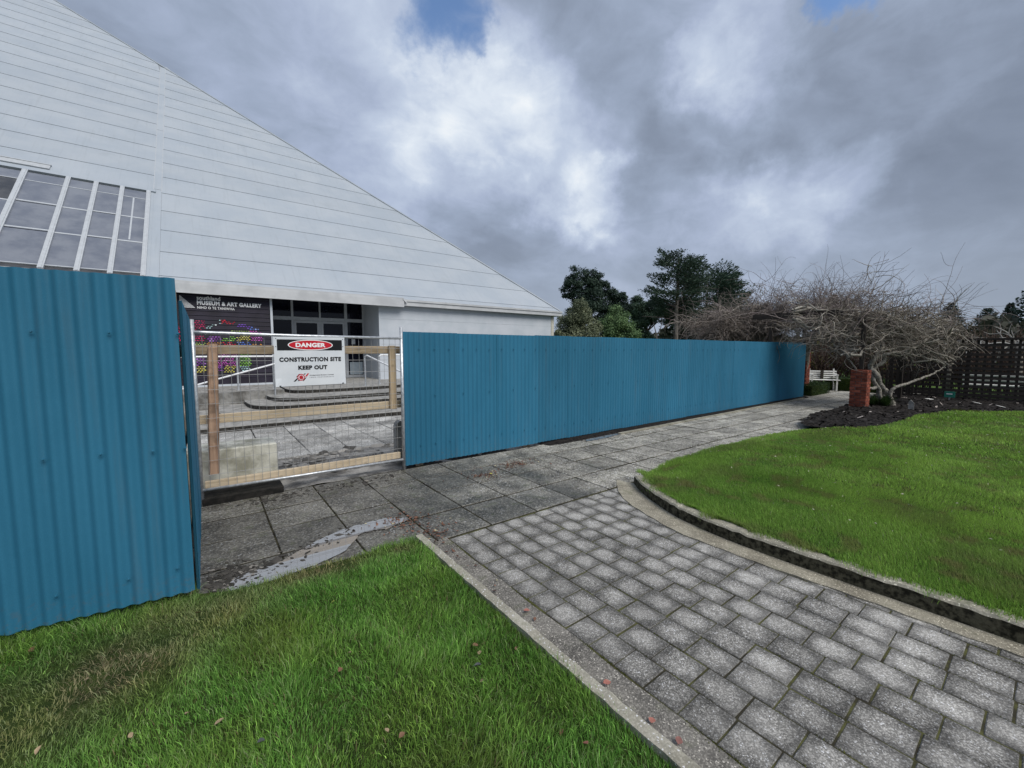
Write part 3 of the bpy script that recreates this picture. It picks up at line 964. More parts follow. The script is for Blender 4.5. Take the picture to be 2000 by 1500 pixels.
# left lawn, close to the camera
n = 300000
x = nr.uniform(-2.6, 1.41, n); y = nr.uniform(0.0, 3.42, n)
d2 = (x * 0.6 + y * 0.8)
edge_y = 3.20 + 0.06 * (vnoise(x, x * 0, 5, 31) - 0.5) + np.where(x < -0.1, 0.2, 0)
keep = (y < edge_y) & (d2 > 0.55) & (d2 > (0.8 * x - 0.6 * y) * -0.62) & (y + 0.62 * x > 0.75)
keep &= ~((x > 1.375) & (nr.random(n) < 0.93)) & ~((x > 1.345) & (nr.random(n) < 0.6))
x, y = x[keep], y[keep]
big = vnoise(x, y, 1.6, 41); med = vnoise(x, y, 5, 42); fine = vnoise(x, y, 13, 43)
# worn, flattened patch beside the fence
t = ((x + 0.95) * 0.85 + (y - 2.42) * 0.5); s_ = (-(x + 0.95) * 0.5 + (y - 2.42) * 0.85)
dead = np.exp(-(s_ / 0.30) ** 2) * np.clip(1.5 - np.abs(t - 0.15) / 0.95, 0, 1) * (0.55 + 0.95 * med)
dead += np.exp(-((x - 0.62) / 0.30) ** 2 - ((y - 3.10) / 0.13) ** 2) * 0.85 + np.exp(-((x - 1.2) / 0.12) ** 2 - ((y - 3.06) / 0.08) ** 2) * 0.6
dead = np.clip(dead, 0, 1)
keep = nr.random(len(x)) > 0.45 * dead + 0.25 * (fine < 0.33) + 0.12 * (med < 0.3)
x, y, big, med, fine, dead = [a[keep] for a in (x, y, big, med, fine, dead)]
n = len(x)
h = nr.uniform(0.024, 0.060, n) * (0.55 + 0.9 * med) * (1 - 0.45 * dead)
h = np.where((x < -0.1) & (y > 3.1), h * 1.55, h)
h = np.where((y > 3.12) & (nr.random(n) < .3), h * 1.3, h)
swirl = vnoise(x, y, 2.3, 44) * 12.0
ld = swirl + nr.normal(0, 1.3, n)
ln = np.clip(nr.normal(0.55, 0.22, n) + 0.35 * dead, 0.05, 1.15)
z = np.full(n, 0.014)
g1 = mixc((0.085, 0.225, 0.040), (0.225, 0.430, 0.090), np.clip(big * 0.75 + nr.normal(0, .28, n) + .15, 0, 1))
olive = mixc((0.13, 0.118, 0.060), (0.36, 0.30, 0.185), nr.random(n))
col = g1 * (1 - np.clip(dead * 1.05, 0, .92)[:, None]) + olive * np.clip(dead * 1.05, 0, .92)[:, None]
col *= np.exp(nr.normal(0, 0.34, n))[:, None]
col[:, 0] *= 1 + 0.5 * np.clip(vnoise(x, y, 3.1, 47) - 0.45, 0, 1)
yl = np.clip((vnoise(x, y, 2.2, 48) - 0.52) * 2.2, 0, .5)[:, None]
col = col * (1 - yl) + np.array([0.24, 0.30, 0.075]) * yl
pale = nr.random(n) < 0.075
col[pale] = col[pale] * 0.3 + np.array([0.42, 0.50, 0.25]) * 0.7
col[nr.random(n) < 0.02] = (0.27, 0.22, 0.12)
tag(blades('grass', x, y, z, h, nr.uniform(0.0017, 0.0040, n), ld, ln, col, 5), kind='stuff')

# right lawn: shorn, finer with distance
parts = []
for (x0, x1, y0, y1, dens, hh, wd) in ((3.4, 5.6, -1.6, 3.4, 21000, 0.032, 0.0024), (5.6, 8.5, -3.2, 3.4, 8500, 0.034, 0.0038), (8.5, 12.5, -5, 3.4, 2900, 0.035, 0.0075), (12.5, 17.8, -7, 2.2, 1500, 0.038, 0.012)):
    n = int((x1 - x0) * (y1 - y0) * dens)
    x = nr.uniform(x0, x1, n); y = nr.uniform(y0, y1, n)
    k = in_poly(x, y + 0.03 * (vnoise(x, y, 6, 50) - 0.5), LAWN_R) & (y > -0.52 * (x - 2.2) - 0.3)
    # ragged edge over the kerb top
    x, y = x[k], y[k]
    parts.append((x, y, np.full(len(x), hh), np.full(len(x), wd)))
# a fringe hanging over the kerb
m_ = 9000
ti = nr.integers(0, len(KO) - 1, m_)
ko = np.array(KO)
tt = nr.random(m_)[:, None]
pp = ko[ti] * (1 - tt) + ko[ti + 1] * tt
fr = vnoise(pp[:, 0], pp[:, 1], 7, 51)
off = -np.abs(nr.normal(0, 0.036, m_)) * np.clip(3.6 * (fr - .28), .1, 2.4)
parts.append((pp[:, 0] + off, pp[:, 1], np.full(m_, 0.034), np.full(m_, 0.003)))
x, y, hh, wd = [np.concatenate([p[i] for p in parts]) for i in range(4)]
n = len(x)
big = vnoise(x, y, 0.8, 61); med = vnoise(x, y, 3.5, 62); fine = vnoise(x, y, 9, 63)
h = hh * nr.uniform(0.6, 1.35, n) * (0.6 + 0.8 * med)
ld = vnoise(x, y, 1.2, 64) * 5 + nr.normal(0, 1.1, n)
ln = np.clip(nr.normal(0.55, 0.2, n), 0.05, 1.0)
z = lawn_z(x, y) - 0.004
col = mixc((0.125, 0.255, 0.042), (0.295, 0.455, 0.088), np.clip(0.7 * big + 0.5 * med - 0.1 + nr.normal(0, .22, n), 0, 1))
col *= np.exp(nr.normal(0, 0.26, n))[:, None]
wornp = np.clip((vnoise(x, y, 1.7, 66) - 0.66) * 4, 0, .40) * (0.3 + fine)
col = col * (1 - wornp[:, None]) + np.array([0.17, 0.165, 0.075]) * wornp[:, None]
br = np.clip((fine - 0.55) * 2.2, 0, 0.5) * (med < 0.5)
col = col * (1 - br[:, None]) + np.array([0.24, 0.20, 0.09]) * br[:, None]
col[nr.random(n) < 0.03] = (0.20, 0.22, 0.09)
pl = nr.random(n) < 0.004
col[pl] = (0.45, 0.42, 0.30)
tag(blades('grass', x, y, z, h, wd * nr.uniform(0.7, 1.25, n), ld, ln, col, 6), kind='stuff')
# pale clippings and seed heads scattered over the right lawn
n = 640
x = nr.uniform(4.2, 15, n); y = nr.uniform(-3, 3.2, n)
k = in_poly(x, y, LAWN_R); x, y = x[k], y[k]; n = len(x)
z = lawn_z(x, y) + 0.028
a = nr.uniform(0, 6.28, n); s = nr.uniform(0.006, 0.018, n) * (0.7 + x * 0.04)
V = np.zeros((n, 4, 3))
for i, (u, v_) in enumerate(((-1, 0), (0, -.35), (1, 0), (0, .35))):
    V[:, i, 0] = x + s * (u * np.cos(a) - v_ * np.sin(a)); V[:, i, 1] = y + s * (u * np.sin(a) + v_ * np.cos(a)); V[:, i, 2] = z + nr.uniform(0, .012, n)
g = nr.uniform(0.25, 0.6, n)
tag(link('grass_clippings', np_mesh('grass_clippings', V.reshape(-1, 3), [np.arange(n * 4).reshape(-1, 4)], M['dead_leaf'], np.repeat(np.stack([g, g * .93, g * .72], -1), 4, 0))), kind='stuff')
# moss and small weeds in the joints of the paver path
n = 2600
x = []; y = []
while len(x) < n:
    c = rnd.randrange(0, 10)
    if rnd.random() < 0.72:
        xx = 1.6 + PW * c + rnd.gauss(0, 0.004); yy = rnd.uniform(-0.6, 3.03)
    else:
        xx = 1.592 + rnd.gauss(0, 0.007); yy = rnd.uniform(-0.4, 3.0)
    if vnoise(np.array([xx]), np.array([yy]), 6, 71)[0] < 0.54: continue
    if xx > min(GUT, key=lambda p: abs(p[1] - yy))[0]: continue
    x.append(xx); y.append(yy)
x = np.array(x); y = np.array(y)
col = mixc((0.06, 0.075, 0.012), (0.15, 0.165, 0.03), nr.random(n))
tag(blades('joint_moss', x, y, np.full(n, -0.008), nr.uniform(0.006, 0.016, n), nr.uniform(0.003, 0.006, n), nr.uniform(0, 6.28, n), nr.uniform(0.2, 0.9, n), col, 9), kind='stuff')

# ================================================================== MUSEUM BUILDING
bld = empty('museum_building', (3.6, 15.45, 0.5))
tag(bld, 'large white pyramid-roofed museum building with dark mural beside its glazed entrance', 'building')
def B(mb, name, mats, smooth=False, parent=None):
    """part of the building: meshes are written in world coordinates"""
    o = mb.build(name, mats, bld if parent is None else parent, smooth)
    if parent is None:
        o.matrix_parent_inverse = Matrix.Translation(bld.location).inverted()
    return o




KS = 0.88; RY, RZ = 15.3, 3.52
NRM = Vector((0, -KS, 1)).normalized()
def rp(x, s, h):
    p = Vector((x, RY + s, RZ + KS * s)) + NRM * h
    return (p.x, p.y, p.z)


XR = 14.45; SA = 23.97; XL = XR - 2 * SA
def slab_on_roof(mb, x0, x1, s0, s1, h0, h1, mi=0, x0b=None, x1b=None):
    """flat box lying on the roof slope; x0b/x1b are the ends along its upper edge"""
    x0b = x0 if x0b is None else x0b; x1b = x1 if x1b is None else x1b
    vs = [rp(x0, s0, h0), rp(x1, s0, h0), rp(x1b, s1, h0), rp(x0b, s1, h0), rp(x0, s0, h1), rp(x1, s0, h1), rp(x1b, s1, h1), rp(x0b, s1, h1)]
    mb.add(vs, [(0, 3, 2, 1), (4, 5, 6, 7), (0, 1, 5, 4), (1, 2, 6, 5), (2, 3, 7, 6), (3, 0, 4, 7)], mi)


# roof body below the cladding
body = MB()
ap = (XR - SA, RY + SA, RZ + KS * SA)
c4 = [(XL, RY, RZ), (XR, RY, RZ), (XR, RY + 2 * SA, RZ), (XL, RY + 2 * SA, RZ)]
body.add(c4 + [ap], [(0, 1, 4), (1, 2, 4), (2, 3, 4), (3, 0, 4), (3, 2, 1, 0)])
roof = B(body, 'roof', M['clad_base'])
# cladding boards in rows, split at the upright seam, stopping at the glazing
ROWS = [0.19 + 0.965 * k for k in range(-1, 25)]
ROWS[0] = 0.0
SEAM0, SEAM1 = -1.10, -0.88
WIN_R = -1.17
gap = 0.006
for k in range(len(ROWS) - 1):
    s0, s1 = ROWS[k] + gap, ROWS[k + 1]
    xr0, xr1 = XR - s0 - 0.04, XR - s1 - 0.04
    xl0, xl1 = XL + s0 + 0.04, XL + s1 + 0.04
    def row(x0, x1, x0b, x1b):
        if max(x1 - x0, x1b - x0b) < 0.05: return
        mb = MB()
        t0, t1 = 0.025, 0.014
        vs = [rp(x0, s0, 0.002), rp(x1, s0, 0.002), rp(x1b, s1, 0.002), rp(x0b, s1, 0.002), rp(x0, s0, t0), rp(x1, s0, t0), rp(x1b, s1, t1), rp(x0b, s1, t1)]
        mb.add(vs, [(0, 3, 2, 1), (4, 5, 6, 7), (0, 1, 5, 4), (1, 2, 6, 5), (2, 3, 7, 6), (3, 0, 4, 7)])
        o = B(mb, 'cladding_board', M['clad'], parent=roof)
        return o
    if xr0 > SEAM1:
        row(max(SEAM1, xl0), xr0, max(SEAM1, xl1), max(xr1, SEAM1))
        if s1 > 4.05:
            row(xl0, min(SEAM0, xr0), xl1, min(SEAM0, xr1))
        else:
            row(xl0, -10.2, xl1, -10.2)
    else:
        row(xl0, xr0, xl1, max(xr1, xl1))
# seam cover strip, hip capping
sm_ = MB()
slab_on_roof(sm_, SEAM0 + 0.004, SEAM1 - 0.004, 0.2, 15.33, 0.002, 0.022)
for s in (4.2, 8.4, 11.9):
    slab_on_roof(sm_, SEAM0 + 0.005, SEAM1 - 0.005, s, s + 0.04, 0.022, 0.030)
B(sm_, 'seam_cover', M['clad'], parent=roof)
sl_ = MB()
for x in (SEAM0 - 0.006, SEAM1 - 0.012):
    slab_on_roof(sl_, x, x + 0.018, 4.1, 15.3, 0.016, 0.0262)
B(sl_, 'sealant_line', M['seal'], parent=roof)
hp = MB()
hp.tube([(XR + 0.0, RY - 0.02, RZ + 0.03), (XR - SA, RY + SA, RZ + KS * SA + 0.03)], 0.045, 6)
B(hp, 'hip_capping', M['clad'], parent=roof)
# glazing
rw = MB(); slab_on_roof(rw, -10.2, -1.17, 0.08, 3.95, 0.003, 0.008)
win = B(rw, 'roof_window', M['roof_glass_dark'])
MULL = [-1.22, -1.88, -2.50, -3.13, -4.04, -4.93, -5.83, -6.73, -7.63, -8.53, -9.43, -10.15]
TR = [0.22, 1.43, 2.53, 3.52, 3.93]
for a in range(len(MULL) - 1):
    for b_ in range(len(TR) - 1):
        mb = MB()
        slab_on_roof(mb, MULL[a + 1] + 0.04, MULL[a] - 0.04, TR[b_] + 0.012, TR[b_ + 1] - 0.012, 0.02, 0.028)
        dark = (a == 4 and b_ == 2)
        o = B(mb, 'pane', M['roof_glass_dark'] if dark else M['roof_glass'], parent=win)
        if dark: o['label'] = 'dark pane of the open vent'
for a, x in enumerate(MULL):
    mb = MB(); wdt = 0.055 if a not in (4,) else 0.062
    slab_on_roof(mb, x - wdt, x + wdt, 0.08, 3.97, 0.010, 0.075)
    slab_on_roof(mb, x - wdt * .45, x + wdt * .45, 0.08, 3.97, 0.075, 0.088)
    B(mb, 'mullion', M['alu'], parent=win)
for b_, s in enumerate(TR[:-1]):
    for a in range(len(MULL) - 1):
        mb = MB(); hw = 0.022 if b_ in (1, 2) else 0.012
        ds = [0, 0.03, 0.0, 0.05, -0.02, 0.04, 0, 0.02, 0, 0, 0][a] if b_ in (1, 2) else 0
        slab_on_roof(mb, MULL[a + 1] + 0.05, MULL[a] - 0.05, s - hw + ds, s + hw + ds, 0.008, 0.036)
        B(mb, 'transom', M['alu'], parent=win)
for (x0, x1) in ((-1.60, -1.56), ):
    mb = MB(); slab_on_roof(mb, x0, x1, 1.5, 3.5, 0.008, 0.034); B(mb, 'glazing_bar', M['alu'], parent=win)
hd = MB(); slab_on_roof(hd, -10.2, -1.04, 3.97, 4.10, 0.01, 0.075)
B(hd, 'window_head', M['clad'], parent=win)
fl = MB(); slab_on_roof(fl, -10.2, -3.58, 4.22, 4.42, 0.03, 0.062); slab_on_roof(fl, -10.2, -3.56, 4.40, 4.43, 0.03, 0.08)
B(fl, 'flashing', M['seal'])
sd_ = MB(); slab_on_roof(sd_, -1.165, SEAM0 + 0.012, 0.08, 3.97, 0.003, 0.03); slab_on_roof(sd_, SEAM0 + 0.012, SEAM1 - 0.012, 0.05, 0.2, 0.003, 0.03)
B(sd_, 'side_flashing', M['clad'], parent=win)
# fascia boards
f1_ = MB()
f1_.box(XL, 6.22, 15.16, 15.34, 3.255, 3.50); f1_.box(XL, 6.22, 15.185, 15.34, 3.50, 3.585); f1_.box(XL, 6.21, 15.15, 15.20, 3.235, 3.262)
B(f1_, 'fascia', M['fascia'])
f2_ = MB()
f2_.box(6.223, 14.50, 15.22, 15.38, 3.30, 3.455); f2_.box(6.223, 14.52, 15.19, 15.38, 3.456, 3.53); f2_.box(14.38, 14.50, 15.38, 40, 3.30, 3.53)
f2_.add([(6.18, 15.14, 3.56), (6.34, 15.14, 3.42), (6.34, 15.2, 3.42), (6.18, 15.2, 3.56), (6.18, 15.14, 3.50), (6.30, 15.14, 3.40), (6.30, 15.2, 3.40), (6.18, 15.2, 3.50)], [(0, 1, 2, 3), (4, 7, 6, 5), (0, 4, 5, 1), (1, 5, 6, 2), (2, 6, 7, 3), (3, 7, 4, 0)])
B(f2_, 'fascia', M['fascia'])
so = MB(); so.box(5.42, 14.38, 15.385, 15.47, 3.29, 3.30); so.box(1.70, 5.42, 15.345, 17.5, 3.50, 3.515)
B(so, 'soffit', M['white'])
# walls
wl = MB(); wl.box(5.35, 14.0, 15.47, 15.75, -0.1, 3.29); wl.box(13.74, 14.0, 15.75, 40, -0.1, 3.29)
wall = B(wl, 'wall', M['white'])
for (z0, z1) in ((-0.1, 0.86), (0.865, 1.82), (1.825, 2.775), (2.78, 3.285)):
    mb = MB(); mb.box(5.40, 13.985, 15.45, 15.469, z0, z1)
    B(mb, 'wall_panel', M['white'], parent=wall)
tr = MB(); tr.box(13.99, 14.16, 15.43, 15.6, -0.1, 3.288)
B(tr, 'corner_trim', M['cream'])
tr = MB(); tr.box(5.33, 5.398, 15.435, 15.468, 0.5, 3.288)
B(tr, 'corner_trim', M['white'])
rv = MB(); rv.box(5.335, 5.42, 15.47, 17.32, 0.5, 3.50)
B(rv, 'entrance_reveal', M['white'])
rv = MB(); rv.box(1.70, 1.83, 15.50, 17.32, 0.5, 3.50); B(rv, 'entrance_reveal', M['white'])
# mural wall of dark boards
mu = MB(); mu.box(-9.0, 1.80, 15.455, 15.65, 0.42, 3.29)
mural = B(mu, 'mural_wall', M['mural'])
zb = [3.288, 3.18, 3.025, 2.90, 2.765, 2.63, 2.50, 2.37, 2.235, 2.10, 1.965, 1.83, 1.695, 1.56, 1.425, 1.29, 1.155, 1.02, 0.885, 0.75, 0.56]
for i in range(len(zb) - 1):
    mb = MB(); z1, z0 = zb[i], zb[i + 1]
    mb.add([(-9, 15.428, z0 + .004), (1.795, 15.428, z0 + .004), (1.795, 15.444, z1), (-9, 15.444, z1)], [(0, 1, 2, 3)], 0)
    mb.add([(-9, 15.428, z0 + .004), (1.795, 15.428, z0 + .004), (1.795, 15.428, z0 + .016), (-9, 15.428, z0 + .016)], [(0, 1, 2, 3)], 0)
    mb.add([(-9, 15.428, z0 + .004), (-9, 15.454, z0 + .004), (1.795, 15.454, z0 + .004), (1.795, 15.428, z0 + .004)], [(0, 1, 2, 3)], 0)
    mb.box(-9, 1.795, 15.4255, 15.4278, z0 + .006, z0 + .017, 1)
    B(mb, 'mural_board', [M['mural'], M['mural_lip']], parent=mural)
tr = MB(); tr.box(1.80, 1.865, 15.40, 15.50, 0.5, 3.288)
B(tr, 'white_post', M['white'])
tr = MB(); tr.box(-9, 1.80, 15.40, 15.45, 0.44, 0.555)
B(tr, 'base_strip', M['white'])
def L_(body, x0, x1, z0, z1, **k):
    o = lettering(body, x1 - x0, z1 - z0, (x0, 15.424, z0), M['letter_white'], bld, **k)
    o.matrix_parent_inverse = Matrix.Translation(bld.location).inverted()
    return o


L_('southland', -0.07, 0.50, 3.085, 3.205, bold=0.02)
L_('MUSEUM & ART GALLERY', -0.07, 1.57, 2.94, 3.065, bold=0.05, spacing=1.09)
L_('NIHO O TE TANIWHA', -0.07, 0.85, 2.825, 2.90, bold=0.02, spacing=1.1)
lg = MB()                                             # emblem: a pyramid half made of slanting stripes
for i in range(13):
    z0 = 2.845 + 0.0265 * i
    w0 = 0.36 * (1 - i / 13.5)
    lg.add([(-0.47, 15.4235, z0), (-0.47 + 0.36 * (1 - i / 13.5), 15.4235, z0), (-0.47 + w0 - 0.02, 15.4235, z0 + 0.014), (-0.47, 15.4235, z0 + 0.014)], [(0, 1, 2, 3)])
B(lg, 'emblem', M['letter_white'])
# patchwork figure printed on the mural: bands of coloured stitches
PATCH = [("crimson", -0.17, 2.18, 0.08, 2.49), ("crimson", -0.60, 1.86, 0.06, 2.04), ("purple", 0.08, 1.85, 0.45, 2.03), ("teal", 0.10, 2.24, 0.46, 2.53),
         ("red", 0.47, 2.39, 0.82, 2.53), ("violet", 0.84, 2.26, 1.21, 2.42), ("blue", 1.21, 2.23, 1.48, 2.35), ("green", 0.47, 1.87, 0.81, 2.04),
         ("yellow", 0.84, 1.87, 1.20, 2.06), ("magenta", 1.23, 1.89, 1.55, 2.03), ("lime", 0.69, 2.13, 1.19, 2.21), ("lime", -0.5, 1.75, 0.06, 1.83),
         ("orange", 0.09, 1.77, 0.45, 1.84), ("red", 0.49, 1.70, 0.81, 1.86), ("blue", 0.85, 1.70, 1.20, 1.87), ("orange", 1.22, 1.70, 1.50, 1.81),
         ("magenta", 0.33, 1.11, 0.83, 1.55), ("purple", 0.34, 0.96, 0.49, 1.16), ("green", 0.89, 1.10, 1.20, 1.50), ("teal", 0.89, 0.93, 1.16, 1.11),
         ("yellow", 0.48, 0.91, 0.78, 1.15), ("yellow", -0.19, 0.93, 0.03, 1.13), ("purple", -0.18, 1.13, 0.04, 1.36), ("crimson", -0.75, 2.1, -0.2, 2.4), ("magenta", 1.2, 2.08, 1.5, 2.22)]
PC = dict(crimson=(0.55, 0.03, 0.13), red=(0.60, 0.025, 0.05), purple=(0.28, 0.07, 0.40), teal=(0.42, 0.62, 0.62), violet=(0.19, 0.08, 0.48), blue=(0.10, 0.18, 0.55),
          green=(0.22, 0.52, 0.06), yellow=(0.72, 0.64, 0.12), magenta=(0.60, 0.10, 0.50), lime=(0.45, 0.60, 0.16), orange=(0.80, 0.36, 0.08))
pv, pf, pcol = [], [], []
for (cn, x0, z0, x1, z1) in PATCH:
    rows = max(2, int((z1 - z0) / 0.046)); cols = max(3, int((x1 - x0) / 0.062))
    for r in range(rows):
        for c in range(cols):
            u = (c + 0.5 + (0.5 if r % 2 else 0)) / cols; v_ = (r + 0.5) / rows
            if u > 1: continue
            arch = 0.0
            px_ = x0 + (x1 - x0) * u; pz_ = z0 + (z1 - z0) * v_
            if cn in ('teal', 'red', 'violet', 'blue') and z0 > 2.2:      # the arched back is an outline band
                lo = {'teal': 2.22 + 0.27 * (u ** .7), 'red': 2.50 - 0.06 * u, 'violet': 2.44 - 0.08 * u, 'blue': 2.36 - 0.12 * u}[cn]
                if abs(pz_ - lo + 0.03) > 0.055: continue
            if rnd.random() < 0.12: continue
            hw, hh = 0.5 * (x1 - x0) / cols * rnd.uniform(.55, .92), 0.5 * (z1 - z0) / rows * rnd.uniform(.40, .80)
            sk = rnd.uniform(-0.5, 0.5) * hw
            b0 = len(pv)
            for a in range(6):
                an = a * math.pi / 3
                pv.append((px_ + hw * math.cos(an) + sk * math.sin(an), 15.4225, pz_ + hh * math.sin(an)))
            pf.append(tuple(range(b0, b0 + 6)))
            k = rnd.uniform(0.65, 1.35)
            base = PC[cn]
            if rnd.random() < 0.15: base = tuple(min(1, q * 1.3 + 0.12) for q in base)
            pcol += [tuple(min(.9, q * k) for q in base)] * 6
pm_ = np_mesh('patchwork_print', pv, [np.array(pf)], M['dead_leaf'], np.array(pcol))
o = tag(link('patchwork_print', pm_, bld), kind='stuff'); o.matrix_parent_inverse = Matrix.Translation(bld.location).inverted()
# glazed entrance: frame, doors, panes
DY = 17.29
en = MB()
en.box(1.84, 5.33, DY, DY + 0.06, 2.72, 2.85)
for x0, x1 in ((1.84, 1.93), (2.69, 2.765), (3.65, 3.71), (4.585, 4.69), (5.28, 5.333)):
    en.box(x0, x1, DY - 0.012, DY + 0.06, 0.5, 3.498)
en.box(1.84, 5.33, DY - 0.005, DY + 0.06, 3.46, 3.497)
en.box(1.93, 2.69, DY, DY + 0.06, 0.5, 0.62); en.box(4.69, 5.28, DY, DY + 0.06, 0.5, 0.60)
ent = B(en, 'entrance_frame', M['alu'])
for x0, x1 in ((1.93, 2.69), (2.765, 3.65), (3.71, 4.585), (4.69, 5.28)):
    mb = MB(); mb.box(x0, x1, DY + 0.025, DY + 0.035, 2.85, 3.46); B(mb, 'pane', M['door_glass'], parent=ent)
for x0, x1 in ((1.93, 2.69), (4.69, 5.28)):
    mb = MB(); mb.box(x0, x1, DY + 0.025, DY + 0.035, 0.60, 2.72); B(mb, 'pane', M['door_glass'], parent=ent)
for x0, x1 in ((2.772, 3.645), (3.715, 4.58)):
    mb = MB()
    mb.box(x0, x0 + 0.075, DY - 0.02, DY + 0.03, 0.505, 2.71); mb.box(x1 - 0.075, x1, DY - 0.02, DY + 0.03, 0.505, 2.71)
    mb.box(x0 + 0.075, x1 - 0.075, DY - 0.02, DY + 0.03, 2.63, 2.71); mb.box(x0 + 0.075, x1 - 0.075, DY - 0.02, DY + 0.03, 0.505, 0.66)
    dr = B(mb, 'door', M['alu'])
    mb = MB(); mb.box(x0 + 0.075, x1 - 0.075, DY, DY + 0.01, 0.66, 2.63); B(mb, 'pane', M['door_glass'], parent=dr)
    hx = x1 - 0.11 if x0 < 3 else x0 + 0.11
    mb = MB(); mb.tube([(hx, DY - 0.06, 1.3), (hx, DY - 0.06, 1.75)], 0.014, 8); mb.tube([(hx, DY - 0.06, 1.33), (hx, DY - 0.02, 1.33)], 0.01, 6); mb.tube([(hx, DY - 0.06, 1.72), (hx, DY - 0.02, 1.72)], 0.01, 6)
    B(mb, 'handle', M['galv'], parent=dr)
mb = MB(); mb.box(4.84, 4.98, DY + 0.012, DY + 0.02, 1.84, 2.05); mb.box(4.85, 4.97, DY + 0.009, DY + 0.012, 1.86, 1.90)
B(mb, 'notice', M['paper'], parent=ent)
mb = MB(); mb.box(4.745, 5.25, DY + 0.012, DY + 0.02, 0.62, 1.12)  # pale sheet painting a reflection into the right-hand pane
B(mb, 'reflection_sheet', M['pane_reflection'], parent=ent)
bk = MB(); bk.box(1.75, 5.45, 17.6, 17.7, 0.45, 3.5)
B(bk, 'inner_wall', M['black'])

# ================================================================== ENTRANCE STEPS
stp = empty('entrance_steps', (3.4, 12.0, 0))
tag(stp, 'wide curved concrete steps rising to the museum entrance', 'steps')
def S(mb, name, mats, parent=stp):
    o = mb.build(name, mats, parent)
    o.matrix_parent_inverse = Matrix.Translation(stp.location).inverted()
    return o


def arc(cx_, cy_, al, ar, b_, n=26):
    pts = []
    for i in range(n + 1):
        t = math.pi + math.pi * i / n
        c_, s_ = math.cos(t), math.sin(t)
        a = al if c_ < 0 else ar
        ex = 0.34 if c_ < 0 else 0.72                  # square-cut on the left, sweeping back on the right
        pts.append((cx_ + a * math.copysign(abs(c_) ** ex, c_), cy_ + b_ * math.copysign(abs(s_) ** ex, s_)))
    return pts


def step(front, z0, z1):
    poly = front + [(front[-1][0], 17.2), (front[0][0], 17.2)]
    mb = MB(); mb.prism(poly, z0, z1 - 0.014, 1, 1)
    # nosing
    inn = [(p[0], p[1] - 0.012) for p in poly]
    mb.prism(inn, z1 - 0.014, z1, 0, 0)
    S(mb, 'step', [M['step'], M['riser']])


line = lambda Y, k: [(x, Y + k * max(0, x - 4.5) ** 2) for x in np.linspace(-6, 9, 24)]
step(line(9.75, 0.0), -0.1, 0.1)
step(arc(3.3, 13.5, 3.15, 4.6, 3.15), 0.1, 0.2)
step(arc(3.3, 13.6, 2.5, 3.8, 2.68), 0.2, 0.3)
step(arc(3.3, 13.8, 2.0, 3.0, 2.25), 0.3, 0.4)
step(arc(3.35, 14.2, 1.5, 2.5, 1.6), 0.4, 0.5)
mb = MB(); mb.box(-6, 1.78, 13.05, 17.2, 0.1, 0.498); S(mb, 'landing', M['step'])
mb = MB(); mb.box(5.8, 12, 14.6, 17.2, 0.1, 0.498); S(mb, 'landing', M['step'])
mb = MB(); mb.box(-6, 1.72, 12.85, 13.048, 0.05, 0.515); S(mb, 'retaining_wall', M['wall_concrete'])

def handrail(label, segs, posts, r=0.024):
    mb = MB()
    for s in segs: mb.tube(s, r, 8)
    o = mb.build('rail', M['rail_white'])
    e = empty('handrail', posts[0][:3] if len(posts[0]) > 3 else (posts[0][0], posts[0][1], posts[0][2]))
    tag(e, label, 'handrail')
    o.parent = e; o.matrix_parent_inverse = Matrix.Translation(e.location).inverted()
    for (x, y, z0, z1) in posts:
        pb = MB(); pb.tube([(x, y, z0), (x, y, z1)], r, 8); pb.tube([(x, y, z0), (x, y, z0 + 0.012)], r * 2.2, 10)
        p = pb.build('post', M['galv'], e); p.matrix_parent_inverse = Matrix.Translation(e.location).inverted()


handrail('level white handrail in front of the mural wall', [[(-3.2, 13.6, 1.435), (1.62, 13.6, 1.425)]], [(0.74, 13.6, 0.5, 1.43), (-0.75, 13.6, 0.5, 1.43), (1.60, 13.6, 0.5, 1.43)])
handrail('sloping white handrail rising behind the weathered post', [[(-0.6, 12.6, 0.62), (0.26, 12.6, 0.88), (1.52, 12.6, 1.24)]], [(1.50, 12.6, 0.3, 1.235), (-0.5, 12.6, 0.2, 0.66)], 0.022)
handrail('white handrail descending the right side of the steps', [[(4.02, 13.0, 1.20), (4.02, 13.0, 1.40), (4.05, 12.9, 1.44), (4.24, 10.2, 0.96), (4.25, 10.1, 0.90)]], [(4.02, 13.0, 0.5, 1.42), (4.24, 10.2, 0.1, 0.96)])
handrail('short level handrail beside the white entrance wall', [[(4.56, 13.3, 1.2), (4.56, 13.3, 1.40), (4.62, 13.3, 1.44), (6.6, 13.3, 1.44)]], [(4.56, 13.3, 0.5, 1.41), (6.6, 13.3, 0.4, 1.43)])

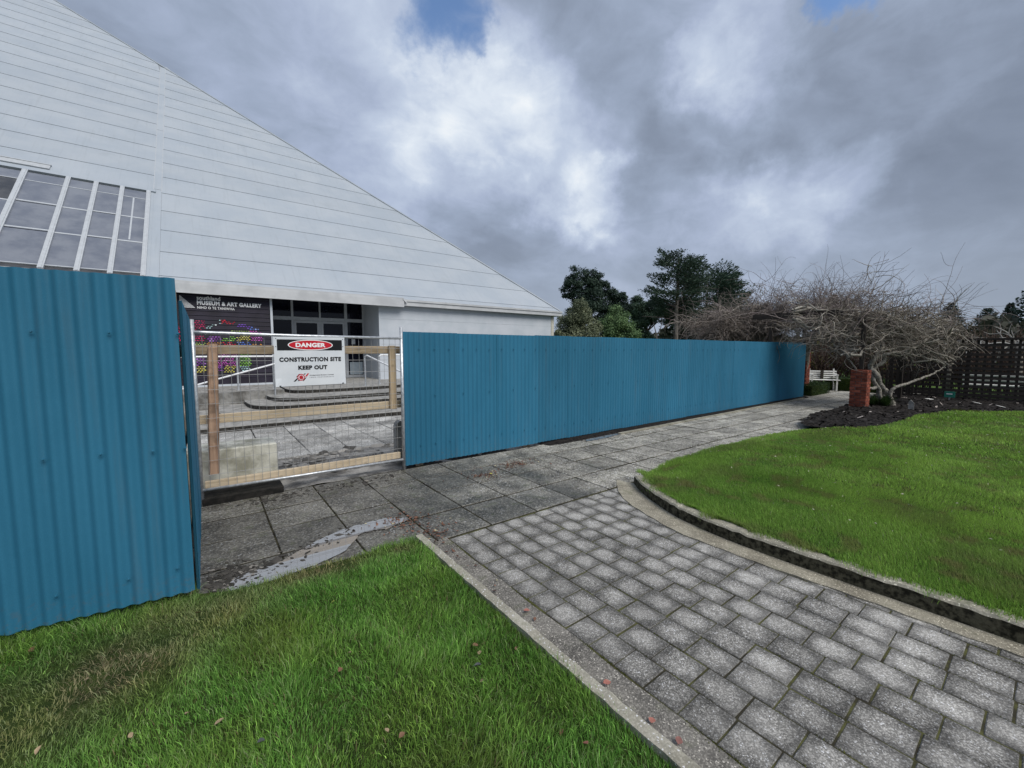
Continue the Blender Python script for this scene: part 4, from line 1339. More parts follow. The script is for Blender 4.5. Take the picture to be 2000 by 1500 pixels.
# ================================================================== CORRUGATED HOARDINGS
PITCH = 0.0762; AMP = 0.0092
def corr_mesh(nw, z0, z1, axis='x', seg=10, t=0.0009):
    """one corrugated sheet: two skins and thin edges, with a slightly uneven run of waves"""
    mb = MB()
    n = nw * seg + 1
    def P(i, z, off):
        u = i / seg * PITCH
        ph = 2 * math.pi * i / seg
        d = AMP * math.cos(ph) + off
        return (u, d, z) if axis == 'x' else (d, u, z)
    zs = [z0, (z0 + z1) / 2, z1]
    for off, flip in ((-t / 2, False), (t / 2, True)):
        vs = [P(i, z, off) for z in zs for i in range(n)]
        fs = [(r * n + i, r * n + i + 1, (r + 1) * n + i + 1, (r + 1) * n + i) for r in range(2) for i in range(n - 1)]
        mb.add(vs, [f[::-1] for f in fs] if flip else fs)
    for z in (z0, z1):
        vs = [P(i, z, -t / 2) for i in range(n)] + [P(i, z, t / 2) for i in range(n)]
        mb.add(vs, [(i, i + 1, n + i + 1, n + i) for i in range(n - 1)])
    for i in (0, n - 1):
        mb.add([P(i, z0, -t / 2), P(i, z0, t / 2), P(i, z1, t / 2), P(i, z1, -t / 2)], [(0, 1, 2, 3)])
    return mb.mesh('corrugated_sheet', M['blue'], True)


def screw_mb():
    mb = MB()
    mb.tube([(0, 0, 0), (0, -0.002, 0)], [0.0085, 0.0085], 10)
    mb.tube([(0, -0.002, 0), (0, -0.007, 0)], [0.0055, 0.0048], 6)
    return mb


scr = screw_mb().mesh('screw', M['blue'])
# long hoarding: from the gate to the garden, sheets lapped over one another
lf = empty('corrugated_fence', (2.11, 5.23, 0))
tag(lf, 'long blue corrugated steel hoarding running from the gate to the garden', 'fence', 'blue construction hoardings')
NW = 11; EFF = PITCH * 10
sheet_me = corr_mesh(NW, 0, 1.80)
ns = 19
half_me = corr_mesh(6, 0, 1.80)
for i in range(ns):
    last = i == ns - 1
    o = link('corrugated_sheet', half_me if last else sheet_me, lf)
    o.location = (i * EFF - 0.012, (0.0 if i % 2 else -0.0038) + rnd.uniform(-.0008, .0008), 0.042 + rnd.uniform(-0.004, 0.004))
    o.rotation_euler = (rnd.uniform(-.003, .003), 0, rnd.uniform(-.0012, .0012))
mb = MB()
for z in (0.30, 0.98, 1.62):
    for k in range(0, 186, 3):
        if (k + int(z * 10)) % 6 == 0 and z > 0.9: continue
        b0 = len(mb.v)
        mb.tube([(k * PITCH, -AMP - 0.003, z), (k * PITCH, -AMP - 0.009, z)], [0.010, 0.0075], 6)
tag(mb.build('screws', M['blue'], lf), kind='stuff')
for z in (0.25, 0.93, 1.57):
    mb = MB(); mb.box(0.0, 14.1, 0.03, 0.075, z, z + 0.09); mb.build('rail', M['pine_x'], lf)
for i in range(8):
    mb = MB(); mb.box(-0.05, 0.05, 0.085, 0.185, -0.1, 1.78)
    p = mb.build('post', M['pine_z'], lf); p.location = (0.25 + i * 1.95, 0, 0)

# hoarding close to the camera on the left
nf = empty('corrugated_fence', (-0.115, 3.22, 0))
nf.rotation_euler = (0, 0, R(-6.5))
tag(nf, 'tall blue corrugated hoarding panel standing on the grass at far left', 'fence', 'blue construction hoardings')
nm = corr_mesh(NW, 0, 1.955, seg=16)
for i in range(4):
    o = link('corrugated_sheet', nm, nf)
    o.location = (-NW * PITCH - i * EFF, 0.0015 * (i % 2), 0.075 - 0.004 * (i % 2))
for (x, z) in ((-.12, 1.0), (-.345, 1.01), (-.32, 1.70), (-.62, 1.70), (-.335, 0.245), (-.62, 0.235), (-.64, 1.01), (-.035, 1.0), (-.86, 0.235), (-.03, 1.7), (-.04, 0.25)):
    kx = round(x / PITCH) * PITCH
    o = link('screw', scr, nf); o.location = (kx, -AMP - 0.001, z)
for z in (0.20, 0.95, 1.65):
    mb = MB(); mb.box(-3.0, -0.06, 0.02, 0.065, z, z + 0.09); mb.build('rail', M['pine_x'], nf)
mb = MB(); mb.cbox(-0.135, -0.02, 0.07, 0.165, -0.1, 1.98, 0.006); mb.build('post', M['pine_z'], nf)
mb = MB(); mb.cbox(-1.9, -1.8, 0.07, 0.165, -0.1, 1.98, 0.006); mb.build('post', M['pine_z'], nf)

# return panel beside the gate, seen almost edge on
rf_ = empty('corrugated_fence', (-0.098, 3.27, 0))
tag(rf_, 'short blue corrugated return panel seen edge on beside the mesh gate', 'fence', 'blue construction hoardings')
rmesh = corr_mesh(13, 0, 1.86, 'y', 12)
for i in range(2):
    o = link('corrugated_sheet', rmesh, rf_); o.location = (0.0018 * i, i * 0.945, 0.045 - 0.006 * i)
for z in (0.25, 0.90, 1.55):
    mb = MB(); mb.box(-0.075, -0.03, 0.02, 1.92, z, z + 0.09); mb.build('rail', M['pine_x'], rf_)
for y in (0.06, 1.02):
    mb = MB(); mb.box(-0.16, -0.08, y, y + 0.08, -0.1, 1.82); mb.build('post', M['pine_z'], rf_)

# ================================================================== MESH GATE
gt = empty('temporary_fence_gate', (0, 5.22, 0))
tag(gt, 'galvanised wire mesh fence panel closing the gap between the blue hoardings', 'gate')
def G(mb, name, mats, smooth=True, parent=gt):
    return mb.build(name, mats, parent, smooth)


mb = MB(); mb.tube([(-0.082, 0, 0.0), (-0.080, 0, 1.0), (-0.078, 0, 1.905)], 0.021, 12); G(mb, 'upright', M['galv'])
mb = MB(); mb.tube([(2.092, 0, 0.0), (2.090, 0, 1.905)], 0.021, 12); G(mb, 'upright', M['galv'])
mb = MB(); mb.tube([(-0.078, -0.004, 1.782), (0.02, -0.004, 1.778), (0.9, -0.004, 1.762), (2.09, -0.004, 1.755)], [0.013, 0.017, 0.017, 0.017], 10); G(mb, 'top_tube', M['galv'])
mb = MB(); mb.tube([(-0.078, -0.004, 0.163), (0.9, -0.004, 0.152), (2.09, -0.004, 0.142)], 0.015, 10); G(mb, 'bottom_tube', M['galv'])
WN_ = 28
for i in range(1, WN_):
    x = -0.08 + 2.17 * i / WN_
    t = i / WN_
    mb = MB(); mb.tube([(x + rnd.uniform(-.002, .002), 0.011, 0.157 - 0.016 * t), (x + rnd.uniform(-.006, .006), 0.012, 0.95), (x + rnd.uniform(-.002, .002), 0.011, 1.776 - 0.024 * t)], 0.0022, 5, cap=False)
    G(mb, 'wire', M['wire'])
for j in range(1, 11):
    z = 0.16 + 0.148 * j
    mb = MB(); mb.tube([(-0.08, 0.016, z), (0.6, 0.016, z - 0.004 + rnd.uniform(-.004, .004)), (1.3, 0.016, z - 0.010 + rnd.uniform(-.004, .004)), (2.09, 0.016, z - 0.018)], 0.0022, 5, cap=False)
    G(mb, 'wire', M['wire'])
# a low, flat, black slab under the left part of the gate
ft = MB(); ft.cbox(-0.08, 0.66, 5.19, 5.50, -0.01, 0.07, 0.007)
tag(ft.build('black_slab', M['slab_black']), 'low black slab lying under the left end of the mesh gate', 'fence foot')

# timber frame behind the gate
tf = empty('timber_frame', (0, 5.42, 0))
tag(tf, 'timber post and rail frame standing behind the mesh gate', 'timber frame')
mb = MB()
# rough, knotty round-cornered post
n = 14
rings = [(0.30, -0.006), (0.55, 0.004), (0.8, 0.012), (1.05, 0.022), (1.3, 0.03), (1.5, 0.038), (1.62, 0.044), (1.668, 0.05)]
vs = []
for k, (z, cx_) in enumerate(rings):
    for a in range(n):
        an = 2 * math.pi * a / n
        rr = 0.047 + 0.006 * mnoise.noise(Vector((math.cos(an) * 2, math.sin(an) * 2, z * 3)))
        sq = 1 / max(abs(math.cos(an)), abs(math.sin(an))) ** 0.6
        if k == len(rings) - 1: rr *= 0.82
        vs.append((0.04 + cx_ + rr * sq * math.cos(an), -0.115 + rr * sq * math.sin(an), z))
fs = [(k * n + a, k * n + (a + 1) % n, (k + 1) * n + (a + 1) % n, (k + 1) * n + a) for k in range(len(rings) - 1) for a in range(n)]
fs += [tuple(range((len(rings) - 1) * n, len(rings) * n)), tuple(reversed(range(n)))]
mb.add(vs, fs)
o = mb.build('post', M['old_z'], tf); o['label'] = 'rough reddish weathered post'
mb = MB(); mb.cbox(-0.07, 2.14, -0.035, 0.012, 1.555, 1.652, 0.004); mb.build('top_rail', M['old_x'], tf)
mb = MB(); mb.cbox(-0.07, 2.14, -0.035, 0.012, 0.820, 0.915, 0.004); mb.build('middle_rail', M['pine_x'], tf)
mb = MB(); mb.cbox(-0.05, 2.07, -0.15, -0.105, 0.150, 0.232, 0.004); mb.build('bottom_rail', M['pine_x'], tf)
mb = MB(); mb.cbox(1.968, 2.06, -0.085, -0.038, 0.815, 1.66, 0.004); mb.build('stud', M['pine_z'], tf)

# concrete block and stub
cb = MB()
cb.cbox(-0.62, 0.655, 5.56, 6.02, 0.02, 0.50, 0.014)
cb.cbox(-0.60, 0.62, 5.60, 5.98, -0.05, 0.02, 0.004)
tag(cb.build('concrete_block', M['block']), 'large pale concrete ballast block behind the left of the mesh gate', 'concrete block')
cs = MB()
cs.prism([(2.165, 5.66), (2.295, 5.66), (2.295, 5.78), (2.165, 5.78)], -0.06, 0.50)
pr = [(2.165, 0.50), (2.18, 0.545), (2.205, 0.575), (2.23, 0.588), (2.255, 0.575), (2.28, 0.545), (2.295, 0.50)]
cs.add([(x, 5.66, z) for x, z in pr] + [(x, 5.78, z) for x, z in pr], [tuple(range(7)), tuple(reversed(range(7, 14)))] + [(i, i + 7, i + 8, i + 1) for i in range(6)])
tag(cs.build('concrete_bollard', M['concrete']), 'small round-topped grey concrete post behind the right end of the gate', 'bollard')

# loose rubble and timber scraps in the trench behind the gate
rv_, rf2, rc_ = [], [], []
for _ in range(260):
    x = nr.uniform(0.7, 4.2); y = nr.uniform(5.75, 6.95); s = abs(nr.normal(0, .022)) + .008
    z = -0.03 + nr.uniform(0, .02)
    a = nr.uniform(0, 6.28); L = s * nr.uniform(1, 2.6)
    b0 = len(rv_)
    for (u, v_, k) in ((-1, -1, 0), (1, -.8, 0), (1, 1, 0), (-.9, 1, 0), (-.7, -.6, 1), (.8, -.5, .8), (.6, .7, 1), (-.6, .6, .7)):
        rv_.append((x + L * u * math.cos(a) - s * v_ * math.sin(a), y + L * u * math.sin(a) + s * v_ * math.cos(a), z + s * k * 0.8))
    for f in ((4, 5, 6, 7), (0, 1, 5, 4), (1, 2, 6, 5), (2, 3, 7, 6), (3, 0, 4, 7)): rf2.append(tuple(i + b0 for i in f))
    g = nr.uniform(.06, .38); rc_ += [(g, g * .95, g * .87)] * 8
tag(link('rubble', np_mesh('rubble', rv_, [np.array(rf2)], M['chip'], np.array(rc_))), kind='stuff')

# ================================================================== DANGER SIGN
sg = empty('warning_sign', (0.625, 5.188, 1.195))
tag(sg, 'white danger construction site keep out sign hung on the mesh gate', 'sign')
W_, H_ = 0.742, 0.553
mb = MB()
nx, nz = 12, 6
vs = []
for layer in (0, 1):
    for j in range(nz + 1):
        for i in range(nx + 1):
            u, v_ = i / nx, j / nz
            curl = -0.016 * max(0, 0.12 - u) / 0.12 * max(0, 0.2 - v_) / 0.2 - 0.012 * max(0, u - 0.9) / 0.1 * max(0, 0.2 - v_) / 0.2
            vs.append((u * W_, curl + layer * 0.004, v_ * H_ + 0.004 * u))
q = (nx + 1) * (nz + 1)
fs = []
for j in range(nz):
    for i in range(nx):
        a = j * (nx + 1) + i
        fs.append((a, a + 1, a + nx + 2, a + nx + 1)); fs.append((q + a, q + a + nx + 1, q + a + nx + 2, q + a + 1))
bd = [i for i in range(nx + 1)] + [(nx + 1) * (j + 1) - 1 for j in range(1, nz + 1)] + [nz * (nx + 1) + i for i in range(nx - 1, -1, -1)] + [j * (nx + 1) for j in range(nz - 1, 0, -1)]
for i in range(len(bd)):
    a, b_ = bd[i], bd[(i + 1) % len(bd)]
    fs.append((b_, a, q + a, q + b_))
mb.add(vs, fs)
mb.build('board', M['sign_white'], sg)
mb = MB(); mb.box(0.030, 0.712, -0.0016, 0.0, 0.403, 0.525); hdr = mb.build('black_header', M['black'], sg)
def ell(rx, rz, cx_, cz_, y, mat, name):
    mb = MB(); n = 40
    vs = [(cx_ + rx * math.cos(2 * math.pi * a / n), y, cz_ + rz * math.sin(2 * math.pi * a / n)) for a in range(n)]
    vs += [(p[0], y + 0.0006, p[2]) for p in vs]
    mb.add(vs, [tuple(range(n))] + [(a, n + a, n + (a + 1) % n, (a + 1) % n) for a in range(n)])
    return mb.build(name, mat, sg)


ell(0.236, 0.0595, 0.372, 0.464, -0.0024, M['letter_white'], 'oval_border')
ell(0.226, 0.0510, 0.372, 0.464, -0.0032, M['red'], 'red_oval')
SB = dict(parent=sg)
lettering('DANGER', 0.314, 0.050, (0.214, -0.0034, 0.439), M['letter_white'], sg, bold=0.045, spacing=1.06)
lettering('CONSTRUCTION SITE', 0.650, 0.050, (0.046, -0.0012, 0.276), M['black'], sg, bold=0.05, spacing=1.12)
lettering('KEEP OUT', 0.308, 0.048, (0.232, -0.0012, 0.184), M['black'], sg, bold=0.052, spacing=1.1)
lettering('Amalgamated Builders Limited', 0.262, 0.0145, (0.344, -0.0012, 0.110), M['grey_print'], sg, bold=0.004)
lettering('YOUR PARTNERSHIP', 0.262, 0.0085, (0.344, -0.0012, 0.090), M['grey_print'], sg, bold=0.0, spacing=1.6)
# emblem: ring with a letter, crossed by slanting stripes
lgm = MB()
def stripe(x0, z0, x1, z1, wd, y, mi):
    lgm.add([(x0, y, z0), (x0 + wd, y, z0), (x1 + wd, y, z1), (x1, y, z1)], [(0, 1, 2, 3)], mi)
stripe(0.178, 0.052, 0.212, 0.088, 0.020, -0.0012, 0); stripe(0.218, 0.056, 0.232, 0.070, 0.018, -0.0012, 0); stripe(0.298, 0.104, 0.324, 0.140, 0.018, -0.0012, 1)
stripe(0.272, 0.055, 0.305, 0.095, 0.010, -0.0012, 0); stripe(0.205, 0.100, 0.236, 0.136, 0.010, -0.0012, 0); stripe(0.282, 0.128, 0.292, 0.140, 0.016, -0.0012, 0)
n = 28
for (ro, ri, y, mi) in ((0.0385, 0.030, -0.0018, 1),):
    vs = [(0.258 + ro * math.cos(2 * math.pi * a / n), y, 0.098 + ro * math.sin(2 * math.pi * a / n)) for a in range(n)] + [(0.258 + ri * math.cos(2 * math.pi * a / n), y, 0.098 + ri * math.sin(2 * math.pi * a / n)) for a in range(n)]
    lgm.add(vs, [(a, (a + 1) % n, n + (a + 1) % n, n + a) for a in range(n)], mi)
lgm.build('emblem', [M['black'], M['red']], sg)
lettering('e', 0.040, 0.042, (0.238, -0.0016, 0.077), M['red'], sg, bold=0.03)
for (x, z) in ((0.022, 0.535), (0.018, 0.445), (0.722, 0.448), (0.722, 0.535)):
    mb = MB(); mb.tube([(x, 0.0, z), (x, -0.003, z)], 0.0045, 8); mb.build('fixing', M['black'], sg)
mb = MB(); mb.box(0.035, 0.055, -0.012, 0.02, 0.004, 0.012); mb.build('cable_tie', M['black'], sg)
mb = MB(); mb.box(0.70, 0.72, -0.012, 0.02, 0.008, 0.016); mb.build('cable_tie', M['black'], sg)

# ================================================================== GARDEN ON THE RIGHT
# brick piers: every brick its own piece
bm_ = {}
def brick_mesh(lx, ly):
    k = (round(lx, 3), round(ly, 3))
    if k not in bm_:
        bm_[k] = MB().cbox(-lx / 2, lx / 2, -ly / 2, ly / 2, 0, 0.066, 0.004).mesh('brick', M['brick'])
    return bm_[k]


def brick_pier(x, y, h, label):
    e = empty('brick_pier', (x, y, 0))
    tag(e, label, 'brick pier', 'brick piers of the pergola')
    w_ = 0.355
    mb = MB(); mb.box(-w_ / 2 + 0.008, w_ / 2 - 0.008, -w_ / 2 + 0.008, w_ / 2 - 0.008, -0.1, h - 0.01); mb.build('mortar_core', M['mortar'], e)
    n = int(h / 0.076)
    for k in range(n):
        z = 0.02 + k * 0.076
        # pinwheel bond: four stretchers round, turned every other course
        for q in range(4):
            an = q * math.pi / 2
            lx, ly = 0.230, 0.110
            ox, oy = (-w_ / 2 + lx / 2, -w_ / 2 + ly / 2) if k % 2 == 0 else (w_ / 2 - lx / 2, -w_ / 2 + ly / 2)
            o = link('brick', brick_mesh(lx, ly), e)
            o.location = (ox * math.cos(an) - oy * math.sin(an), ox * math.sin(an) + oy * math.cos(an), z)
            o.rotation_euler = (0, 0, an + rnd.uniform(-.008, .008))
    return e


brick_pier(14.08, 3.23, 1.08, 'red brick pergola pier standing beside the gnarled vine trunk')
brick_pier(17.3, 5.63, 1.72, 'red brick pier seen just past the far end of the blue hoarding')

pg = empty('pergola', (15.6, 4.3, 0))
tag(pg, 'dark timber pergola frame over the garden path under the bare vines', 'pergola')
def Pg(mb, name, mat):
    o = mb.build(name, mat, pg); o.matrix_parent_inverse = Matrix.Translation(pg.location).inverted(); return o
for x in (13.92, 14.24):
    mb = MB(); mb.box(x - 0.025, x + 0.025, 3.75, 5.95, 2.56, 2.70); Pg(mb, 'beam', M['dark_wood_y'])
for x in (17.14, 17.46):
    mb = MB(); mb.box(x - 0.025, x + 0.025, 3.3, 5.9, 2.46, 2.60); Pg(mb, 'beam', M['dark_wood_y'])
for i, y in enumerate((3.30, 5.30)):
    mb = MB(); mb.box(13.9, 17.5, y - 0.03, y + 0.03, 2.34, 2.458); Pg(mb, 'rafter', M['dark_wood_y'])
for (x, y, z0) in ((14.08, 5.47, -.1), (17.3, 3.0, -.1), (14.08, 3.23, 1.09), (17.3, 5.63, 1.73)):
    mb = MB(); mb.box(x - .045, x + .045, y - .045, y + .045, z0, 2.455); Pg(mb, 'post', M['dark_wood_z'])

# lattice fence
lx_ = empty('lattice_fence', (19.1, 3.6, 0))
tag(lx_, 'black stained timber lattice fence behind the mulch bed at right', 'fence')
vsl = MB().box(-0.012, 0.012, -0.030, 0.030, 0.0, 1.78).mesh('slat', M['dark_wood_z'])
Y0, Y1 = -4.2, 0.05
for i in range(int((Y1 - Y0) / 0.163)):
    o = link('slat', vsl, lx_); o.location = (0.0, Y1 - 0.09 - 0.163 * i, 0.13)
hsl = MB().box(-0.010, 0.010, Y0, Y1, -0.042, 0.042).mesh('slat', M['dark_wood_y'])
for k in range(11):
    o = link('slat', hsl, lx_); o.location = (-0.024, 0, 0.33 + 0.142 * k)
for z0, z1 in ((0.03, 0.145), (0.16, 0.26)):
    mb = MB(); mb.box(-0.05, -0.012, Y0, Y1, z0, z1); mb.build('board', M['dark_wood_y'], lx_)
mb = MB(); mb.box(-0.07, 0.07, Y0, Y1 + 0.05, 1.90, 1.965); mb.build('cap_rail', M['dark_wood_y'], lx_)
for i in range(4):
    mb = MB(); mb.box(-0.05, 0.05, -0.05, 0.05, -0.1, 1.90); o = mb.build('post', M['dark_wood_z'], lx_); o.location = (0.065, Y1 - 0.08 - 1.79 * i, 0)

gp = empty('picket_gate', (18.6, 3.4, 0))
tag(gp, 'low dark picket gate beside the end of the lattice fence', 'gate')
for i in range(7):
    mb = MB(); mb.box(-0.012, 0.012, -0.03, 0.03, 0.1, 0.92 + 0.02 * (i % 2)); o = mb.build('picket', M['dark_wood_z'], gp); o.location = (0, 0.30 - 0.13 * i, 0)
for z in (0.22, 0.78):
    mb = MB(); mb.box(0.013, 0.045, -0.6, 0.36, z, z + 0.07); mb.build('rail', M['dark_wood_y'], gp)

# benches
def bench(x, y, rz, L, label):
    e = empty('garden_bench', (x, y, 0), rz)
    tag(e, label, 'bench', 'white slatted garden benches')
    for k in range(5):
        t = k / 4
        mb = MB(); mb.cbox(-L / 2, L / 2, -0.012, 0.012, -0.026, 0.026, 0.004)
        o = mb.build('back_slat', M['white_paint'], e); o.location = (0, 0.235 + 0.09 * t, 0.42 + 0.33 * t); o.rotation_euler = (R(-14), 0, 0)
    for k in range(4):
        mb = MB(); mb.cbox(-L / 2, L / 2, -0.04, 0.04, -0.012, 0.012, 0.004)
        o = mb.build('seat_slat', M['white_paint'], e); o.location = (0, -0.22 + 0.115 * k, 0.43)
    for s in (-1, 1):
        xx = s * (L / 2 - 0.10)
        mb = MB(); mb.box(xx - .025, xx + .025, -0.25, -0.20, 0, 0.62); mb.box(xx - .035, xx + .035, -0.28, 0.22, 0.62, 0.65)
        mb.build('arm', M['white_paint'], e)
        mb = MB()
        mb.add([(xx - .025, 0.18, 0), (xx + .025, 0.18, 0), (xx + .025, 0.24, 0), (xx - .025, 0.24, 0), (xx - .025, 0.33, 0.86), (xx + .025, 0.33, 0.86), (xx + .025, 0.37, 0.86), (xx - .025, 0.37, 0.86)],
               [(0, 3, 2, 1), (4, 5, 6, 7), (0, 1, 5, 4), (1, 2, 6, 5), (2, 3, 7, 6), (3, 0, 4, 7)])
        mb.build('leg', M['white_paint'], e)
    mb = MB(); mb.box(-0.05, 0.05, 0.20, 0.25, 0, 0.80); mb.build('centre_support', M['dark_wood_z'], e)


bench(19.75, 5.70, R(-62), 1.0, 'white slatted bench beyond the clipped hedge at the path end')
bench(21.2, 0.75, R(90), 2.6, 'long white slatted bench seen through the lattice fence')

# ------------------------------------------------------------------ foliage builders
def leaf_cloud(n, centres, radii, size, seed, flat=0.6, tone=((0.02, 0.045, 0.012), (0.06, 0.10, 0.025)), aspect=0.5, shell=0.55, droop=0.0):
    """many small leaf faces filling a set of uneven clumps"""
    r = np.random.default_rng(seed)
    centres = np.array(centres, float); radii = np.array(radii, float)
    if radii.ndim == 1: radii = np.repeat(radii[:, None], 3, 1)
    wt = (radii[:, 0] * radii[:, 1] * radii[:, 2]) ** (2 / 3); wt /= wt.sum()
    ci = r.choice(len(centres), n, p=wt)
    d = r.normal(size=(n, 3)); d /= np.linalg.norm(d, axis=1)[:, None]
    rad = shell + (1 - shell) * r.random(n) ** 0.6
    rad *= 1 + 0.16 * r.normal(size=n)
    p = centres[ci] + d * radii[ci] * rad[:, None]
    nrm = d * 0.6 + r.normal(size=(n, 3)) * 0.55 + np.array([0, 0, flat])
    nrm /= np.linalg.norm(nrm, axis=1)[:, None]
    a = np.cross(nrm, r.normal(size=(n, 3))); a /= np.linalg.norm(a, axis=1)[:, None] + 1e-9
    b_ = np.cross(nrm, a)
    s = size * r.uniform(0.6, 1.4, n)[:, None]
    V = np.stack([p - a * s, p - b_ * s * aspect, p + a * s, p + b_ * s * aspect], 1)
    V[:, 2, 2] -= droop * s[:, 0]
    ct = r.random(len(centres))
    t = np.clip(0.5 * ct[ci] + 0.5 * r.random(n), 0, 1)
    C = np.array(tone[0])[None] * (1 - t[:, None]) + np.array(tone[1])[None] * t[:, None]
    return V.reshape(-1, 3), np.repeat(C, 4, 0)


def quads(n): return np.arange(n * 4).reshape(-1, 4)


def hedge(x0, x1, y0, y1, h, label, seed):
    e = empty('clipped_hedge', ((x0 + x1) / 2, (y0 + y1) / 2, 0))
    tag(e, label, 'hedge', 'low clipped hedges by the path')
    mb = MB(); mb.box(x0 + .05, x1 - .05, y0 + .05, y1 - .05, 0, h - 0.05)
    o = mb.build('inner_branches', M['soil'], e); o.matrix_parent_inverse = Matrix.Translation(e.location).inverted()
    r = np.random.default_rng(seed)
    n = int(((x1 - x0) * h + (y1 - y0) * h + (x1 - x0) * (y1 - y0)) * 2600)
    ax = r.integers(0, 6, n)
    p = np.stack([r.uniform(x0, x1, n), r.uniform(y0, y1, n), r.uniform(0.02, h, n)], -1)
    p[ax == 0, 0] = x0; p[ax == 1, 0] = x1; p[ax == 2, 1] = y0; p[ax == 3, 1] = y1; p[ax >= 4, 2] = h
    p += r.normal(0, 0.014, (n, 3))
    nn = r.normal(size=(n, 3)); nn /= np.linalg.norm(nn, axis=1)[:, None]
    a = np.cross(nn, r.normal(size=(n, 3))); a /= np.linalg.norm(a, axis=1)[:, None]
    b_ = np.cross(nn, a); s = r.uniform(.010, .022, n)[:, None]
    V = np.stack([p - a * s, p - b_ * s * .6, p + a * s, p + b_ * s * .6], 1)
    t = r.random(n)[:, None]
    C = np.array((0.012, 0.030, 0.010)) * (1 - t) + np.array((0.035, 0.065, 0.018)) * t
    o = link('leaves', np_mesh('leaves', V.reshape(-1, 3), [quads(n)], M['leaf'], np.repeat(C, 4, 0)), e)
    o.matrix_parent_inverse = Matrix.Translation(e.location).inverted()


hedge(16.9, 18.6, 5.15, 5.75, 0.40, 'low clipped hedge by the end of the blue hoarding', 101)
hedge(20.1, 20.6, 3.9, 5.75, 0.52, 'taller clipped hedge closing the far end of the path', 102)


def twigs(paths, seed, tone=((0.10, 0.085, 0.07), (0.26, 0.235, 0.20)), sides=3):
    """paths: list of (points (m,3), radius at start, radius at end)"""
    r = np.random.default_rng(seed)
    Vs, Fs, Cs = [], [], []
    b0 = 0
    for pts, r0, r1 in paths:
        P = np.asarray(pts, float); m_ = len(P)
        T = np.gradient(P, axis=0); T /= np.linalg.norm(T, axis=1)[:, None] + 1e-9
        ref = np.array([0.3, 0.5, 0.81])
        A = np.cross(T, ref); A /= np.linalg.norm(A, axis=1)[:, None] + 1e-9
        B_ = np.cross(T, A)
        rad = np.linspace(r0, r1, m_)
        ang = np.arange(sides) * 2 * np.pi / sides
        V = P[:, None, :] + (A[:, None, :] * np.cos(ang)[None, :, None] + B_[:, None, :] * np.sin(ang)[None, :, None]) * rad[:, None, None]
        idx = b0 + np.arange(m_ * sides).reshape(m_, sides)
        nx_ = np.roll(idx, -1, 1)
        F = np.stack([idx[:-1], nx_[:-1], nx_[1:], idx[1:]], -1).reshape(-1, 4)
        t = r.random()
        c = np.array(tone[0]) * (1 - t) + np.array(tone[1]) * t
        Vs.append(V.reshape(-1, 3)); Fs.append(F); Cs.append(np.repeat(c[None], m_ * sides, 0))
        b0 += m_ * sides
    return np.concatenate(Vs), [np.concatenate(Fs)], np.concatenate(Cs)


def wander(r, p, d, length, m_, bend, lift=0.0, grav=0.0):
    """a crooked shoot from p in direction d"""
    p = np.array(p, float); d = np.array(d, float); d /= np.linalg.norm(d)
    pts = [p.copy()]
    st_ = length / m_
    cur = r.normal(size=3) * bend
    for i in range(m_):
        cur = cur * 0.75 + r.normal(size=3) * bend * 0.6
        d = d + cur * 0.35 + np.array([0, 0, lift - grav * i / m_])
        d /= np.linalg.norm(d)
        p = p + d * st_
        pts.append(p.copy())
    return np.array(pts)


